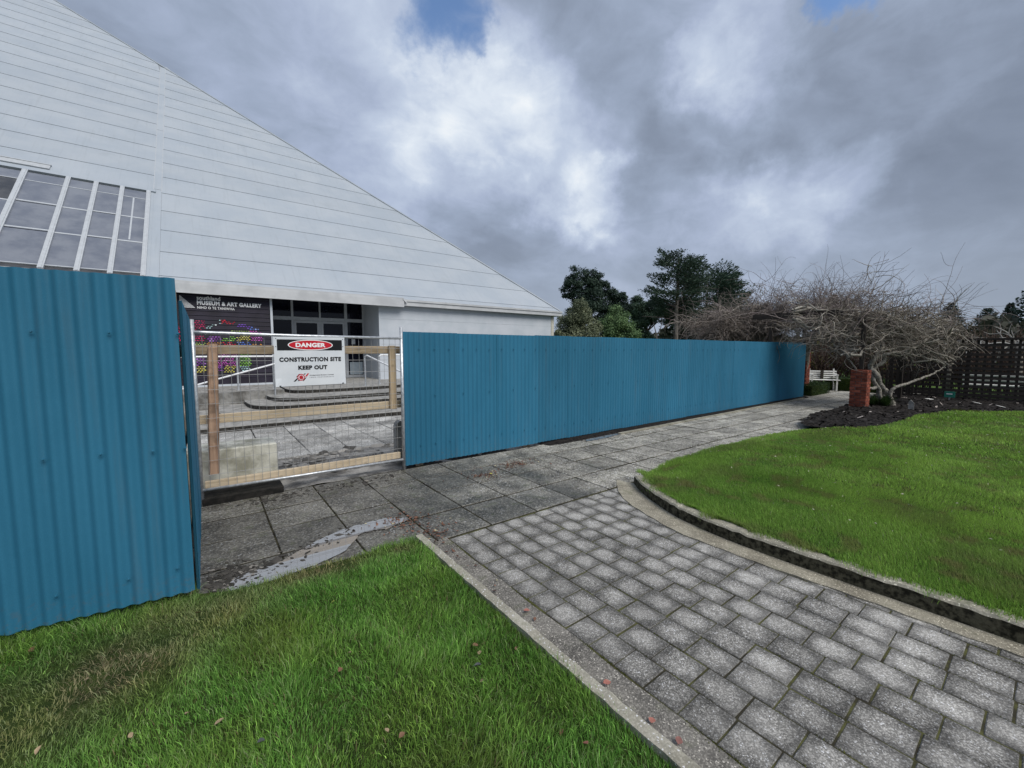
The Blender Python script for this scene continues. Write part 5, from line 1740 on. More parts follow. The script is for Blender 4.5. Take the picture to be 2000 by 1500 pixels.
# ------------------------------------------------------------------ gnarled bare vine over the pergola
RT = np.array([0.80, -0.60, 0.0]); FW = np.array([0.60, 0.80, 0.0])
def big_vine(label, base, centre, half, depth, ztop, zlow, n_twig, n_shoot, seed, trunks, twig_tone, limb_n=26, name='bare_vine', shoot_len=(0.6, 1.7), dense_low=0.0, limb_r=0.05):
    r = np.random.default_rng(seed)
    e = empty(name, base)
    tag(e, label, 'vine', 'leafless vines over the pergola')
    inv = Matrix.Translation(e.location).inverted()
    # stems
    for tr_ in trunks:
        mb = MB()
        pts = [Vector(q[:3]) for q in tr_]
        fine = []
        rads = []
        for i in range(len(pts) - 1):
            p0 = pts[max(i - 1, 0)]; p1 = pts[i]; p2 = pts[i + 1]; p3 = pts[min(i + 2, len(pts) - 1)]
            for k in range(5):
                t = k / 5
                fine.append(0.5 * ((2 * p1) + (p2 - p0) * t + (2 * p0 - 5 * p1 + 4 * p2 - p3) * t * t + (3 * p1 - p0 - 3 * p2 + p3) * t ** 3) + Vector(r.normal(size=3) * 0.008))
                rads.append((tr_[i][3] * (1 - t) + tr_[i + 1][3] * t) * r.uniform(.92, 1.1))
        fine.append(pts[-1]); rads.append(tr_[-1][3])
        mb.tube(fine, rads, 8)
        o = mb.build('trunk', M['bark_grey'], e, True); o.matrix_parent_inverse = inv
    C = np.array(centre, float)
    # crooked limbs spreading over the frame
    limbs = []
    tops = [np.array(tr_[-1][:3]) for tr_ in trunks]
    for k in range(limb_n):
        s = tops[k % len(tops)] + r.normal(size=3) * 0.10
        u = r.uniform(-1, 1); v_ = r.uniform(-1, 1)
        tgt = C + RT * half * u * 0.85 + FW * depth * v_ * 0.7
        tgt[2] = zlow + (ztop - zlow) * r.uniform(0.1, 0.62) * (1 - 0.35 * u * u) + 0.30 * max(0, u)
        d = tgt - s; L = np.linalg.norm(d)
        m_ = 14
        tt = np.linspace(0, 1, m_ + 1)[:, None]
        P = s + d * tt
        w1 = np.cumsum(r.normal(size=(m_ + 1, 3)) * 0.085, 0); w1 -= w1[0] * (1 - tt) + w1[-1] * tt
        P = P + w1
        P[:, 2] += 0.18 * np.sin(tt[:, 0] * math.pi) * r.uniform(-.6, 1.2)
        limbs.append((P, limb_r * r.uniform(.45, .9), 0.009))
    V, F, CC = twigs(limbs, seed + 1, ((0.19, 0.17, 0.14), (0.46, 0.43, 0.375)), 6)
    o = link('limbs', np_mesh('limbs', V, F, M['twig'], CC, True), e); o.matrix_parent_inverse = inv; tag(o, kind='stuff')
    # a few long leaders reaching out past the frame on the right and left
    for k in range(7):
        s = limbs[k][0][r.integers(8, 14)]
        d = RT * (1 if k % 3 else -1) + FW * r.normal() * .3 + np.array([0, 0, .32])
        limbs.append((wander(r, s, d, r.uniform(1.2, 2.0), 12, .38, .02, .03), .016, .005))
    # mat of twigs
    tw = []
    allp = np.concatenate([l[0][3:] for l in limbs])
    for k in range(n_twig):
        s = allp[r.integers(len(allp))] + r.normal(size=3) * np.array([.10, .10, .07])
        u = np.dot(s - C, RT) / half
        side = RT * (r.normal() * 0.9 + 0.5 * np.sign(u) * min(1, abs(u))) + FW * r.normal() * 0.7
        d = side + np.array([0, 0, r.normal() * 0.20 + 0.02])
        L = r.uniform(0.3, 1.05)
        tw.append((wander(r, s, d, L, 8, 0.8, 0.0, 0.03 + dense_low), r.uniform(.006, .0125), 0.0032))
    V, F, CC = twigs(tw, seed + 2, twig_tone)
    o = link('twigs', np_mesh('twigs', V, F, M['twig'], CC), e); o.matrix_parent_inverse = inv; tag(o, kind='stuff')
    # long whippy shoots arching upwards
    sh = []
    hi = allp[allp[:, 2] > np.quantile(allp[:, 2], 0.35)]
    for k in range(n_shoot):
        s = hi[r.integers(len(hi))] + r.normal(size=3) * 0.06
        u = np.dot(s - C, RT) / half
        d = RT * (r.normal() * 1.0 + 0.9 * u) + FW * r.normal() * 0.5 + np.array([0, 0, r.uniform(0.12, 0.75)])
        L = r.uniform(*shoot_len) * (1.0 if r.random() < .9 else 1.35)
        sh.append((wander(r, s, d, L, 11, 0.62, 0.03, 0.20), r.uniform(.006, .0095), 0.0026))
        if r.random() < .6:
            P = sh[-1][0]; q_ = P[r.integers(4, 9)]
            sh.append((wander(r, q_, d + r.normal(size=3) * .7, L * .45, 6, 0.45, 0, .1), .005, .0024))
    V, F, CC = twigs(sh, seed + 3, ((0.125, 0.100, 0.095), (0.29, 0.245, 0.235)))
    o = link('shoots', np_mesh('shoots', V, F, M['twig'], CC), e); o.matrix_parent_inverse = inv; tag(o, kind='stuff')


TB = np.array([15.0, 2.85, 0.0])
def at_(u, v_, z, rad): p = TB + RT * u + FW * v_; return (p[0], p[1], z, rad)
trunks = [
    [at_(0.20, 0, 0.0, .085), at_(0.13, .02, 0.22, .07), at_(-0.02, .05, 0.50, .065), at_(-0.20, 0, 0.66, .06), at_(-0.36, -.05, 0.92, .065), at_(-0.46, .05, 1.15, .055), at_(-0.40, .0, 1.38, .055), at_(-0.2, .05, 1.62, .05), at_(-0.12, .1, 1.95, .045), at_(0.05, .1, 2.2, .04)],
    [at_(-0.10, .05, 0.0, .07), at_(-0.14, .05, 0.30, .06), at_(-0.22, 0.03, 0.55, .055), at_(-0.42, -.03, 0.78, .05), at_(-0.30, .1, 1.10, .05), at_(-0.15, .05, 1.25, .05), at_(-0.05, .1, 1.45, .045), at_(-0.30, .2, 1.8, .04), at_(-0.6, .2, 2.25, .035)],
    [at_(0.06, -.05, 0.0, .05), at_(0.03, -.05, 0.3, .045), at_(0.10, -.08, 0.58, .04), at_(0.42, -.12, 0.70, .035), at_(0.85, -.1, 0.86, .028), at_(1.3, 0, 1.0, .02), at_(1.7, .1, 1.25, .014)],
    [at_(-0.36, 0, 1.40, .05), at_(-0.1, -.1, 1.52, .045), at_(0.3, -.15, 1.58, .04), at_(0.75, -.1, 1.80, .034), at_(1.2, 0, 2.05, .028), at_(1.6, .1, 2.15, .02)],
    [at_(-0.30, 0, 0.62, .045), at_(-0.55, -.1, 0.56, .04), at_(-0.85, -.1, 0.72, .03), at_(-1.0, -.1, 1.1, .02), at_(-1.25, 0, 1.5, .012)],
    [at_(-0.25, .1, 1.75, .05), at_(-0.7, .2, 1.9, .045), at_(-1.1, .3, 2.15, .04), at_(-1.6, .5, 2.35, .03), at_(-2.2, .7, 2.6, .022)],
]
big_vine('gnarled grey bare vine spreading over the pergola beside the brick pier', (15.0, 2.85, 0), (15.15, 3.3, 2.3), 2.5, 1.1, 3.5, 1.6, 2050, 330, 201, trunks, ((0.14, 0.12, 0.098), (0.40, 0.36, 0.305)), 66, limb_r=0.046)
t2 = [[(15.9, 6.9, 0, .10), (15.9, 6.8, 1.0, .09), (16.0, 6.75, 1.8, .08), (16.3, 6.4, 2.3, .06), (16.4, 6.0, 2.7, .04)], [(15.8, 7.0, 0.3, .07), (15.6, 7.1, 1.5, .07), (15.3, 7.4, 2.4, .05), (15.1, 7.6, 2.9, .04)]]
big_vine('dense brown mound of bare vine rising behind the blue hoarding', (15.9, 6.9, 0), (15.6, 7.05, 2.6), 1.75, 1.1, 3.45, 1.6, 4200, 220, 231, t2, ((0.14, 0.117, 0.102), (0.32, 0.28, 0.245)), 36, dense_low=0.25, shoot_len=(0.6, 1.6))
t3 = [[(17.3, 5.6, 0, .09), (17.2, 5.5, 1.2, .08), (16.8, 5.2, 2.2, .07), (16.2, 4.9, 2.8, .05)]]
big_vine('airy reddish bare vine trailing over the far beam of the pergola', (17.3, 5.6, 0), (16.4, 5.3, 2.75), 1.9, 1.0, 3.5, 2.3, 850, 250, 261, t3, ((0.15, 0.128, 0.115), (0.31, 0.272, 0.245)), 24, shoot_len=(0.7, 2.0))

# dark green ferny clump and bits at the foot of the vine
def clump(name, x, y, n, rad, h, label, cat, seed, tone):
    r = np.random.default_rng(seed)
    a = r.uniform(0, 6.28, n); rr = rad * np.sqrt(r.random(n))
    o = blades(name, x + rr * np.cos(a) * .5, y + rr * np.sin(a) * .5, np.full(n, 0.05), r.uniform(.5, 1, n) * h, r.uniform(.012, .025, n), a, r.uniform(.2, 1.0, n), mixc(tone[0], tone[1], r.random(n)), seed)
    tag(o, label, cat)


clump('low_plant', 14.72, 2.95, 700, 0.32, 0.42, 'dark leafy clump at the foot of the vine trunk', 'plant', 301, ((0.012, 0.03, 0.008), (0.035, 0.06, 0.018)))
clump('low_plant', 14.9, 1.35, 900, 0.45, 0.12, 'low yellow-green mat of foliage at the front of the mulch bed', 'plant', 302, ((0.06, 0.075, 0.018), (0.13, 0.14, 0.04)))

# labels in the bed
def plant_label(x, y, label, w_=0.20, rz=0.3, tilt=0.25, z=0.13):
    e = empty('plant_label', (x, y, z), rz)
    tag(e, label, 'plant label', 'white plant labels in the mulch bed')
    mb = MB(); mb.cbox(-w_ / 2, w_ / 2, -0.07, 0.07, 0, 0.008, 0.002); o = mb.build('plate', M['white_paint'], e); o.rotation_euler = (tilt, 0, 0)
    mb = MB(); mb.box(-0.012, 0.012, -0.004, 0.004, -0.13, 0.0); mb.build('stake', M['galv'], e)


plant_label(17.5, 2.36, 'white plant label nearest the brick pier below the lattice fence', 0.15, -0.5, 0.1)
plant_label(17.3, 1.38, 'white plant label to the right of the green plate', 0.22)
plant_label(16.7, 0.92, 'white plant label lying lowest in the bed at the right', 0.24)
plant_label(17.1, 0.35, 'white plant label cut off by the right edge', 0.26)
e = empty('green_plate', (18.2, 2.02, 0)); tag(e, 'small green label plate on a stake before the lattice fence', 'plant label')
mb = MB(); mb.cbox(-0.01, 0.01, -0.115, 0.115, 0.16, 0.34, 0.003); mb.build('plate', M['green_sign'], e)
mb = MB(); mb.box(-0.012, -0.0102, -0.06, 0.07, 0.255, 0.285); mb.build('print', M['letter_white'], e)
mb = MB(); mb.box(0.0, 0.016, -0.015, 0.015, -0.05, 0.17); mb.build('stake', M['galv'], e)
e = empty('marker_stake', (14.55, 2.28, 0)); tag(e, 'pale grey pointed marker stake in the mulch bed', 'stake')
mb = MB(); mb.prism([(-0.012, -0.055), (0.012, -0.055), (0.012, 0.055), (-0.012, 0.055)], -0.05, 0.25)
mb.add([(-0.012, -0.055, 0.25), (0.012, -0.055, 0.25), (0.012, 0.055, 0.25), (-0.012, 0.055, 0.25), (-0.012, 0.02, 0.33), (0.012, 0.02, 0.33)], [(0, 1, 5, 4), (2, 3, 4, 5), (0, 4, 3), (1, 2, 5)])
mb.build('stake', M['concrete'], e)

# ------------------------------------------------------------------ bare shrubs and beds beyond
def bare_shrub(x, y, w_, h, label, seed, tone=((0.055, 0.036, 0.030), (0.15, 0.105, 0.085)), n=420, leafy=0):
    r = np.random.default_rng(seed)
    e = empty('bare_shrub', (x, y, 0)); tag(e, label, 'shrub', 'bare brown shrubs beyond the path')
    P = []
    for k in range(n):
        a = r.uniform(0, 6.28); q_ = w_ * 0.5 * np.sqrt(r.random())
        s = np.array([q_ * math.cos(a), q_ * math.sin(a), r.uniform(0, .3) * h])
        d = np.array([r.normal() * .3, r.normal() * .3, 1.0])
        P.append((wander(r, s, d, h * r.uniform(.45, .85), 6, .35), r.uniform(.008, .02), .004))
    V, F, CC = twigs(P, seed + 1, tone)
    link('branches', np_mesh('branches', V, F, M['twig'], CC), e)
    if leafy:
        V, C_ = leaf_cloud(leafy, [(0, 0, h * .4)], [(w_ * .5, w_ * .5, h * .4)], .05, seed + 2, tone=((0.09, 0.095, 0.02), (0.24, 0.24, 0.05)))
        link('leaves', np_mesh('leaves', V, [quads(leafy)], M['leaf'], C_), e)


rr_ = random.Random(77)
for i in range(11):
    v_ = -4.5 + i * 1.45
    x = 23.6 + rr_.uniform(-.6, .6) + (0.8 if i % 2 else 0); y = v_
    words_ = ['at the far right of the lattice fence', 'behind the right part of the lattice', 'behind the lattice past the long bench', 'behind the long white bench', 'behind the left part of the lattice', 'left of the lattice posts',
              'behind the picket gate', 'behind the gnarled vine trunk', 'behind the taller clipped hedge', 'behind the white bench at the path end', 'behind the far end of the hoarding']
    bare_shrub(x, y, 1.9, rr_.uniform(2.2, 2.9), 'brown leafless shrub ' + words_[i], 400 + i * 5, n=380, leafy=(500 if i in (3, 6, 8) else 0))

# pollarded pale trees behind the lattice fence
for i, (x, y) in enumerate(((22.5, 2.6), (22.2, 0.9), (22.6, -1.0))):
    r = np.random.default_rng(500 + i)
    e = empty('pollarded_tree', (x, y, 0))
    tag(e, ['pale pollarded tree over the left part of the lattice fence', 'pale pollarded tree over the middle of the lattice fence', 'pale pollarded tree over the right end of the lattice fence'][i], 'tree', 'pollarded trees behind the lattice')
    mb = MB(); mb.tube([(0, 0, 0), (0.05, 0, 1.0), (0, 0.05, 1.75)], [.11, .09, .08], 8); mb.build('trunk', M['bark_grey'], e, True)
    P = []
    for k in range(26):
        s = np.array([0, 0.05, 1.55 + r.uniform(0, .2)])
        a = r.uniform(0, 6.28)
        d = np.array([math.cos(a), math.sin(a), r.uniform(.15, .65)])
        q_ = wander(r, s, d, r.uniform(.6, 1.25), 8, .6, 0.0)
        P.append((q_, .032, .012))
        for _ in range(2):
            P.append((wander(r, q_[r.integers(4, 8)], d + r.normal(size=3) * .8, .4, 5, .6), .013, .006))
    V, F, CC = twigs(P, 510 + i, ((0.22, 0.21, 0.19), (0.42, 0.41, 0.38)), 5)
    link('limbs', np_mesh('limbs', V, F, M['twig'], CC, True), e)

# ------------------------------------------------------------------ trees beyond the hoarding
def trunk_part(e, pts, rads, mat='bark_dark'):
    mb = MB(); mb.tube(pts, rads, 9); return mb.build('trunk', M[mat], e, True)


def limb_part(e, P, seed, tone=((0.05, 0.042, 0.036), (0.10, 0.085, 0.075))):
    V, F, CC = twigs(P, seed, tone, 4)
    return link('limbs', np_mesh('limbs', V, F, M['twig'], CC, True), e)


def round_tree(x, y, label, clumps, n, size, seed, tone, th, tr=0.15, group='trees beyond the hoarding', flat=0.5, sub=7, bushy=True, aspect=.5):
    """crown of many overlapping uneven clumps"""
    e = empty('leafy_tree', (x, y, 0)); tag(e, label, 'tree', group)
    trunk_part(e, [(0, 0, -0.1), (0.08, 0.02, th * .5), (0, 0, th)], [tr, tr * .8, tr * .6])
    r = np.random.default_rng(seed)
    cs, rs, P = [], [], []
    for (u, v_, z, a, b_) in clumps:
        c = RT * u + FW * v_ + np.array([0, 0, z])
        P.append((np.array([np.array([0, 0, th * .8]), np.array([0, 0, th]) * .5 + c * .5 + r.normal(size=3) * .1, c]), tr * .5, .03))
        for k in range(sub):
            d = r.normal(size=3); d /= np.linalg.norm(d)
            q_ = c + d * np.array([a, a, b_]) * r.uniform(.55, .95)
            cs.append(q_); s = r.uniform(.24, .44); rs.append((a * s, a * s, b_ * s))
        cs.append(c); rs.append((a * .7, a * .7, b_ * .7))
    limb_part(e, P, seed + 3)
    V, C_ = leaf_cloud(n, cs, rs, size, seed, flat, tone, shell=.45, aspect=aspect)
    link('crown', np_mesh('crown', V, [quads(n)], M['leaf'], C_), e)
    return e


round_tree(21.8, 21.2, 'olive-green bushy tree just behind the corner of the white building', [(0.0, 0, 4.1, 1.25, 1.1), (-0.9, 0.3, 3.4, 1.0, 1.1), (0.7, 0, 3.3, 1.05, 1.1), (-0.1, -.3, 2.4, 1.7, 1.2), (-1.0, 0, 2.3, 1.0, 1.0), (0.3, .2, 4.8, .7, .6)], 26000, .062, 601, ((0.06, 0.082, 0.050), (0.25, 0.27, 0.165)), 2.6, .15, sub=9)
round_tree(24.9, 20.2, 'brighter green bushy tree to the right of the olive tree', [(0, 0, 3.8, 1.0, 1.1), (-.6, 0, 3.1, 1.0, 1.0), (0.7, 0, 3.0, 1.05, .95), (0, -.2, 2.3, 1.5, 1.1), (1.0, 0, 2.2, .8, .9)], 22000, .062, 602, ((0.052, 0.10, 0.042), (0.20, 0.30, 0.13)), 2.4, .15, sub=9)
DK = ((0.018, 0.038, 0.031), (0.062, 0.095, 0.067))
round_tree(35.4, 33.6, 'tall dark rounded pine rising above the olive tree', [(-.2, 0, 10.2, 1.7, 1.1), (-1.3, 0, 9.0, 1.3, 1.2), (1.0, 0, 9.6, 1.3, 1.2), (-.5, 0, 7.9, 2.0, 1.4), (1.2, 0, 7.8, 1.7, 1.5), (-1.9, 0, 7.9, .8, .5), (0, 0, 6.2, 2.2, 1.4)], 26000, .11, 603, DK, 6.5, .3, sub=10, aspect=.4)
round_tree(39.5, 33.1, 'dark pine sloping down to the right of the tallest pine', [(-.8, 0, 8.9, 1.2, 1.1), (.4, 0, 8.1, 1.3, 1.1), (1.5, 0, 7.3, 1.1, 1.1), (-.6, 0, 7.0, 1.9, 1.4), (1.0, 0, 5.9, 1.8, 1.5), (-.5, 0, 4.9, 2.0, 1.4)], 24000, .11, 604, DK, 5, .3, sub=10, aspect=.4)
round_tree(47.4, 33.5, 'low dark tree filling the gap before the bare trunk', [(-1.4, 0, 7.6, 1.7, 1.2), (.6, 0, 7.3, 1.6, 1.2), (2.2, 0, 6.7, 1.6, 1.1), (-.6, 0, 6.0, 2.0, 1.3), (3.1, 0, 6.0, 1.1, .8)], 20000, .12, 605, ((0.02, 0.045, 0.033), (0.065, 0.105, 0.065)), 5, .25, sub=9)
round_tree(38.4, 28.3, 'dark cone-shaped evergreen right of the bright green tree', [(-.3, 0, 5.3, .8, .9), (-.1, 0, 4.3, 1.2, 1.1), (.5, 0, 3.1, 1.5, 1.2), (0.8, 0, 1.8, 1.7, 1.3)], 16000, .095, 606, ((0.023, 0.052, 0.035), (0.07, 0.115, 0.065)), 3, .2, sub=9)


def sprays(n_l, base, seed, prof, z0, z1, up=0.42, tone=DK, trunk_r=.32, lean=None, fan=None, dens=26, size=.42, label='', x=0, y=0, bare=0.0, group='trees beyond the hoarding'):
    """macrocarpa: limbs rising outwards, feathery sprays along their outer parts"""
    r = np.random.default_rng(seed)
    e = empty('macrocarpa_tree', (x, y, 0)); tag(e, label, 'tree', group)
    trunk_part(e, [(0, 0, -.1), (.03, .02, z0 * .6), (-.04, 0, z0), (.0, 0, (z0 + z1) / 2), (.05, 0, z1 - .5)], [trunk_r, trunk_r * .86, trunk_r * .75, trunk_r * .45, .05], 'bark_trunk')
    P = []; V = []; C_ = []
    for k in range(n_l):
        t = (k + r.random()) / n_l
        z = z0 + (z1 - z0) * t ** 0.9
        L = prof(t) * r.uniform(.5, 1.14)
        a = r.uniform(0, 6.283)
        if fan is not None and r.random() < fan[0]:
            a = math.atan2(RT[1] * fan[1], RT[0] * fan[1]) + r.normal() * .55
        d = np.array([math.cos(a), math.sin(a), up * r.uniform(.35, 1.25)])
        d /= np.linalg.norm(d)
        s = np.array([0, 0, z - L * .25])
        q_ = wander(r, s, d, L, 7, .16, .015)
        P.append((q_, .055 * (1 - t) + .02, .012))
        m_ = int(dens * L / 2.2)
        for j in range(m_):
            f = (.38 + .64 * r.random() ** .75) * 7
            i0 = min(int(f), 6); p = q_[i0] + (q_[i0 + 1] - q_[i0]) * (f - i0)
            out = q_[i0 + 1] - q_[i0]; out /= np.linalg.norm(out)
            side = np.cross(out, [0, 0, 1]); side /= np.linalg.norm(side)
            dd = out * r.uniform(.5, 1.1) + side * r.normal() * .75 + np.array([0, 0, r.uniform(.0, .45)])
            dd /= np.linalg.norm(dd)
            sl = size * r.uniform(.6, 1.35)
            w_ = sl * r.uniform(.12, .20)
            nrm = np.cross(dd, r.normal(size=3)); nrm /= np.linalg.norm(nrm)
            lat = r.normal() * .24 * L * min(1, f / 7 + .15)
            p = p + side * lat - out * abs(lat) * .35 + np.array([0, 0, r.normal() * .10])
            dd = dd + side * np.sign(lat) * .5; dd /= np.linalg.norm(dd)
            V += [p, p + dd * sl * .55 + nrm * w_, p + dd * sl, p + dd * sl * .5 - nrm * w_]
            tt = r.random()
            C_ += [np.array(tone[0]) * (1 - tt) + np.array(tone[1]) * tt] * 4
    limb_part(e, P, seed + 1)
    link('crown', np_mesh('crown', np.array(V), [quads(len(V) // 4)], M['leaf'], np.array(C_)), e)


sprays(92, None, 701, lambda t: 4.0 * (1 - .52 * t ** 2.2) * (.62 + .5 * min(1, t * 3)), 5.4, 11.6, .42, ((0.022, 0.044, 0.034), (0.075, 0.110, 0.075)), .27, label='tall open macrocarpa with a straight pale bare trunk', x=40.4, y=24.9, dens=150, size=.26)
sprays(120, None, 702, lambda t: 6.4 * (1 - .45 * t), 4.4, 10.4, .42, ((0.022, 0.046, 0.035), (0.072, 0.112, 0.075)), .3, fan=(.5, 1), label='wide macrocarpa leaning right behind the tall open one', x=47.4, y=25.4, dens=150, size=.29)
sprays(60, None, 703, lambda t: 3.4 * (1 - .5 * t), 2.0, 7.0, .35, ((0.012, 0.026, 0.014), (0.032, 0.056, 0.028)), .2, label='smaller dark macrocarpa low between the two tall ones', x=46.2, y=28.0, dens=140, size=.28)
# bare forked small tree in front
e = empty('bare_tree', (38.6, 26.0, 0)); tag(e, 'slim bare forked tree left of the pale trunk', 'tree')
mb = MB(); mb.tube([(0, 0, 0), (.05, 0, 2.2), (-.05, 0, 3.2), (-.35, .25, 4.6)], [.10, .08, .07, .02], 7); mb.tube([(-.03, 0, 3.1), (.35, -.2, 3.9), (.5, -.3, 5.2)], [.06, .045, .015], 6); mb.build('trunk', M['bark_trunk'], e, True)

def conifer(x, y, h, w_, label, seed, tone, n=70):
    r = np.random.default_rng(seed)
    e = empty('conifer', (x, y, 0)); tag(e, label, 'tree', 'conifers beyond the garden')
    trunk_part(e, [(0, 0, -.1), (0, 0, h * .5), (0, 0, h)], [.25, .14, .02])
    V, C_ = [], []
    for k in range(n):
        t = (k + r.random()) / n
        z = h * (.12 + .88 * t); L = w_ * .5 * (1 - t) ** .75 * r.uniform(.7, 1.2) + .12
        for q_ in range(7):
            a = r.uniform(0, 6.283); d = np.array([math.cos(a), math.sin(a), .12 - .25 * (1 - t)])
            side = np.array([-d[1], d[0], 0])
            for j in range(6):
                p = np.array([0, 0, z]) + d * L * (j + .6) / 6
                sl = .16 * h * (1 - t * .6) * .35 + .12
                dd = d * r.uniform(.4, 1) + side * r.normal() * .8 + np.array([0, 0, r.normal() * .25]); dd /= np.linalg.norm(dd)
                nn = np.cross(dd, r.normal(size=3)); nn /= np.linalg.norm(nn)
                V += [p, p + dd * sl * .5 + nn * sl * .25, p + dd * sl, p + dd * sl * .5 - nn * sl * .25]
                tt = r.random(); C_ += [np.array(tone[0]) * (1 - tt) + np.array(tone[1]) * tt] * 4
    link('crown', np_mesh('crown', np.array(V), [quads(len(V) // 4)], M['leaf'], np.array(C_)), e)


BL = ((0.014, 0.030, 0.024), (0.045, 0.072, 0.055))
conifer(101.3, 12.0, 9.4, 7.5, 'bluish conifer beyond the lattice just right of the vine', 801, BL)
conifer(94.1, 7.3, 7.8, 7.0, 'dark broad conifer beyond the middle of the lattice fence', 802, DK)
conifer(97.5, 10.2, 5.6, 5.5, 'low dark conifer between the bluish and broad ones', 805, BL)
conifer(117.1, 6.4, 10.0, 4.2, 'distant narrow spire of a conifer near the right edge', 803, BL)
conifer(93.1, 2.6, 11.4, 9.0, 'large dark conifer cut off by the right edge', 804, DK)
conifer(95.0, 5.0, 6.5, 7.0, 'dark low conifer beside the large one at the right edge', 807, DK)
conifer(85.4, 23.8, 10.8, 5.0, 'small conifer tip showing through the vine shoots', 806, BL)
# far belt of trees that reads as one mass
r = np.random.default_rng(900)
n = 26000
a = r.uniform(-0.45, 1.25, n); dist_ = r.uniform(75, 140, n)
hh = 3.2 + 2.2 * vnoise(a * 30, a * 0, 1.0, 90) + 1.2 * vnoise(a * 90, a * 0, 1.0, 91)
p = np.stack([np.cos(a) * dist_, np.sin(a) * dist_, hh * np.sqrt(r.random(n))], -1)
nn = r.normal(size=(n, 3)); nn /= np.linalg.norm(nn, axis=1)[:, None]
aa = np.cross(nn, r.normal(size=(n, 3))); aa /= np.linalg.norm(aa, axis=1)[:, None]; bb = np.cross(nn, aa)
s = r.uniform(.3, .8, n)[:, None]
V = np.stack([p - aa * s, p - bb * s * .6, p + aa * s, p + bb * s * .6], 1)
t = vnoise(a * 40, dist_ * .1, 1.0, 92)[:, None]
C_ = np.array((0.020, 0.030, 0.020)) * (1 - t) + np.array((0.060, 0.062, 0.045)) * t
tag(link('treeline', np_mesh('treeline', V.reshape(-1, 3), [quads(n)], M['leaf'], np.repeat(C_, 4, 0))), kind='stuff')
# small white notice beyond the hoarding
e = empty('notice_board', (31.5, 17.1, 0)); e.rotation_euler = (0, 0, R(-37)); tag(e, 'small white notice on a post left of the vine mound', 'sign')
mb = MB(); mb.box(-.03, .03, -.03, .03, 0, 3.35); mb.build('post', M['galv'], e)
mb = MB(); mb.cbox(-.10, .10, -.05, -.032, 2.95, 3.32, .004); mb.build('board', M['white_paint'], e)

# ------------------------------------------------------------------ fallen leaves
def leaf_mesh(c):
    prof = [(0, 0), (.18, .30), (.45, .42), (.75, .28), (1.0, 0.0), (.75, -.28), (.45, -.42), (.18, -.30)]
    v, cl = [], []
    for (u, w_) in prof:
        v.append((u - .5, w_, 0.14 * (abs(w_) * 2) + .10 * (u - .5) ** 2))
    v.append((0, 0, 0.0)); v.append((-.75, .02, .02)); v.append((-.5, .03, .0)); v.append((-.5, -.03, .0))
    f3 = np.array([(i, (i + 1) % 8, 8) for i in range(8)] + [(9, 11, 10)])
    cl = [tuple(q * (0.85 if i % 3 else 1.1) for q in c) for i in range(len(v))]
    return np_mesh('fallen_leaf', v, [f3], M['dead_leaf'], np.array(cl))


TAN, PINK, YEL, BRN, GRY = (0.42, 0.31, 0.19), (0.42, 0.17, 0.13), (0.62, 0.62, 0.14), (0.22, 0.12, 0.07), (0.10, 0.105, 0.11)
LV = [(0.57, 2.62, YEL, .042, 'yellow leaf on the grass nearest the puddle'), (0.53, 2.11, TAN, .040, 'tan leaf in the middle of the left lawn'), (0.46, 2.02, BRN, .046, 'brown curled leaf just below the tan one mid lawn'),
      (-0.13, 2.16, TAN, .034, 'upright pale leaf on the worn edge of the left lawn'), (-0.02, 2.03, TAN, .052, 'pale torn leaf lying lowest in the middle of the left lawn'), (-0.10, 2.99, BRN, .045, 'reddish brown leaf below the foot of the left hoarding'),
      (-0.79, 3.13, BRN, .055, 'brown leaf at the foot of the hoarding near the left edge'), (-0.52, 2.68, TAN, .045, 'tan leaf on the flattened brown grass'), (-0.31, 2.17, TAN, .040, 'tan leaf at the lower edge of the flattened grass'),
      (-0.59, 2.30, TAN, .042, 'tan leaf in the lower left corner of the lawn'), (0.53, 1.57, TAN, .034, 'tan leaf near the bottom of the lawn left of a brown one'), (0.57, 1.51, BRN, .040, 'brown leaf near the bottom centre of the lawn'),
      (1.08, 1.77, BRN, .050, 'brown leaf in the grass beside the straight kerb'), (1.07, 1.71, TAN, .045, 'tan leaf just below the brown one beside the kerb'), (1.24, 1.62, BRN, .038, 'small brown leaf closest to the straight kerb'),
      (1.01, 1.64, GRY, .065, 'grey-green leaf lying flat in the grass'), (0.98, 1.55, TAN, .040, 'tan leaf below the grey-green leaf'), (1.10, 1.13, BRN, .036, 'upright brown leaf near the bottom of the grass'),
      (1.14, 1.04, PINK, .050, 'reddish leaf at the bottom right of the left lawn'), (0.11, 1.82, GRY, .050, 'dark grey leaf low in the middle of the lawn')]
for i, (x, y, c, s, lab) in enumerate(LV):
    o = link('fallen_leaf', leaf_mesh(c)); o.location = (x, y, 0.042); s *= 0.72; o.scale = (s, s * rnd.uniform(.6, 1.1), s * rnd.uniform(.8, 2.2))
    o.rotation_euler = (rnd.uniform(-.6, .6), rnd.uniform(-.6, .6), rnd.uniform(0, 6.28)); tag(o, lab, 'leaf', 'leaves fallen on the left lawn')
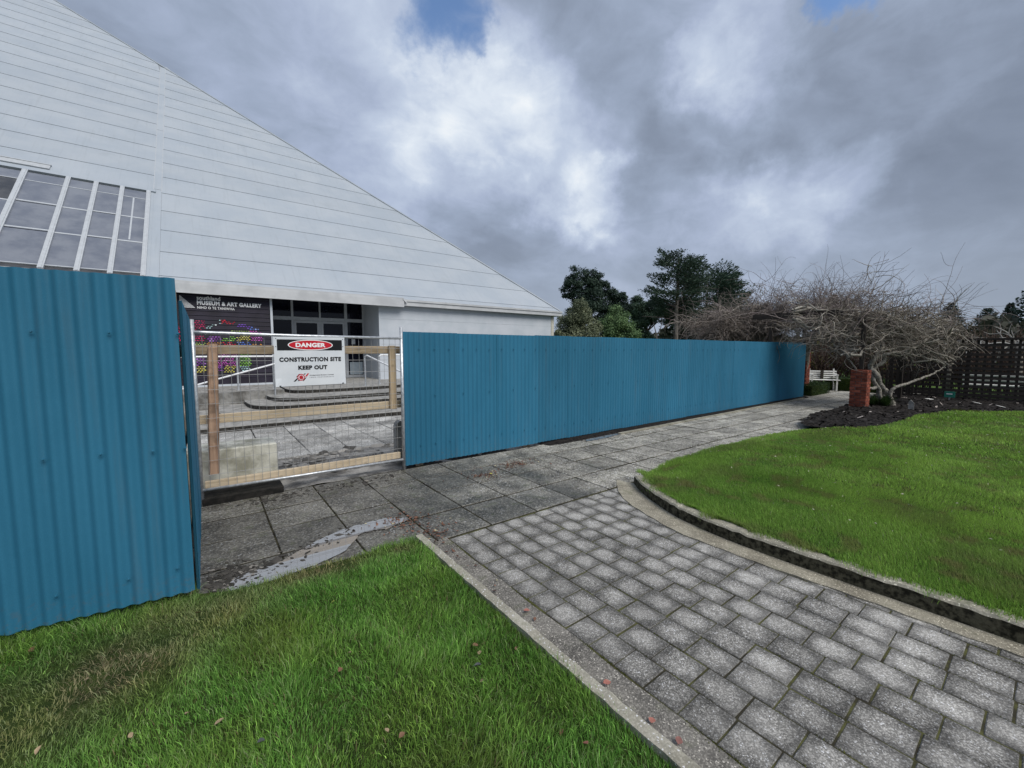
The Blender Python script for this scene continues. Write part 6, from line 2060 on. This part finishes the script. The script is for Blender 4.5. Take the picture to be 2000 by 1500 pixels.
LG = [(1.51, 1.87, PINK, .052, 0.012, 'pink leaf on the gravelly strip highest up the path'), (1.475, 1.21, PINK, .050, 0.012, 'pink leaf halfway down the gravelly strip'), (1.47, 0.96, PINK, .045, 0.012, 'dull pink leaf low on the gravelly strip'),
      (1.48, 0.84, (0.25, 0.12, .1), .045, 0.012, 'brownish red leaf at the bottom of the gravelly strip'), (2.90, 4.33, YEL, .055, .012, 'pale yellow leaf on the slabs near the hoarding')]
for (x, y, c, s, z, lab) in LG:
    o = link('fallen_leaf', leaf_mesh(c)); o.location = (x, y, z); s *= 0.8; o.scale = (s, s, s)
    o.rotation_euler = (rnd.uniform(-.2, .2), rnd.uniform(-.2, .2), rnd.uniform(0, 6.28)); tag(o, lab, 'leaf', 'leaves fallen on the paving')
# drift of small red-brown leaf litter on the paving
n = 520
r = np.random.default_rng(950)
cx_ = np.array([(3.46, 4.52, .16, .08), (2.85, 4.32, .13, .07), (1.45, 3.55, .13, .16), (1.55, 3.2, .12, .09), (3.0, 4.45, .5, .12), (1.3, 3.7, .12, .04), (1.5, 2.4, .04, .6)])
ci = r.choice(7, n, p=[.33, .16, .18, .14, .10, .06, .03])
x = cx_[ci, 0] + r.normal(size=n) * cx_[ci, 2]; y = cx_[ci, 1] + r.normal(size=n) * cx_[ci, 3]
a = r.uniform(0, 6.28, n); s = r.uniform(.008, .022, n)
V = np.zeros((n, 4, 3))
for i, (u, v_) in enumerate(((-1, 0), (0, -.5), (1, 0), (0, .5))):
    V[:, i, 0] = x + s * (u * np.cos(a) - v_ * np.sin(a)); V[:, i, 1] = y + s * (u * np.sin(a) + v_ * np.cos(a)); V[:, i, 2] = .006 + r.uniform(0, .014, n)
t = r.random(n)[:, None]
C_ = np.array((0.07, 0.032, 0.02)) * (1 - t) + np.array((0.24, 0.12, 0.075)) * t
C_[r.random(n) < .08] = (0.45, .40, .25)
k = (y > 3.19) | (x > 1.43)
V = V[k]; C_ = C_[k]
tag(link('leaf_litter', np_mesh('leaf_litter', V.reshape(-1, 3), [quads(len(V))], M['dead_leaf'], np.repeat(C_, 4, 0))), kind='stuff')
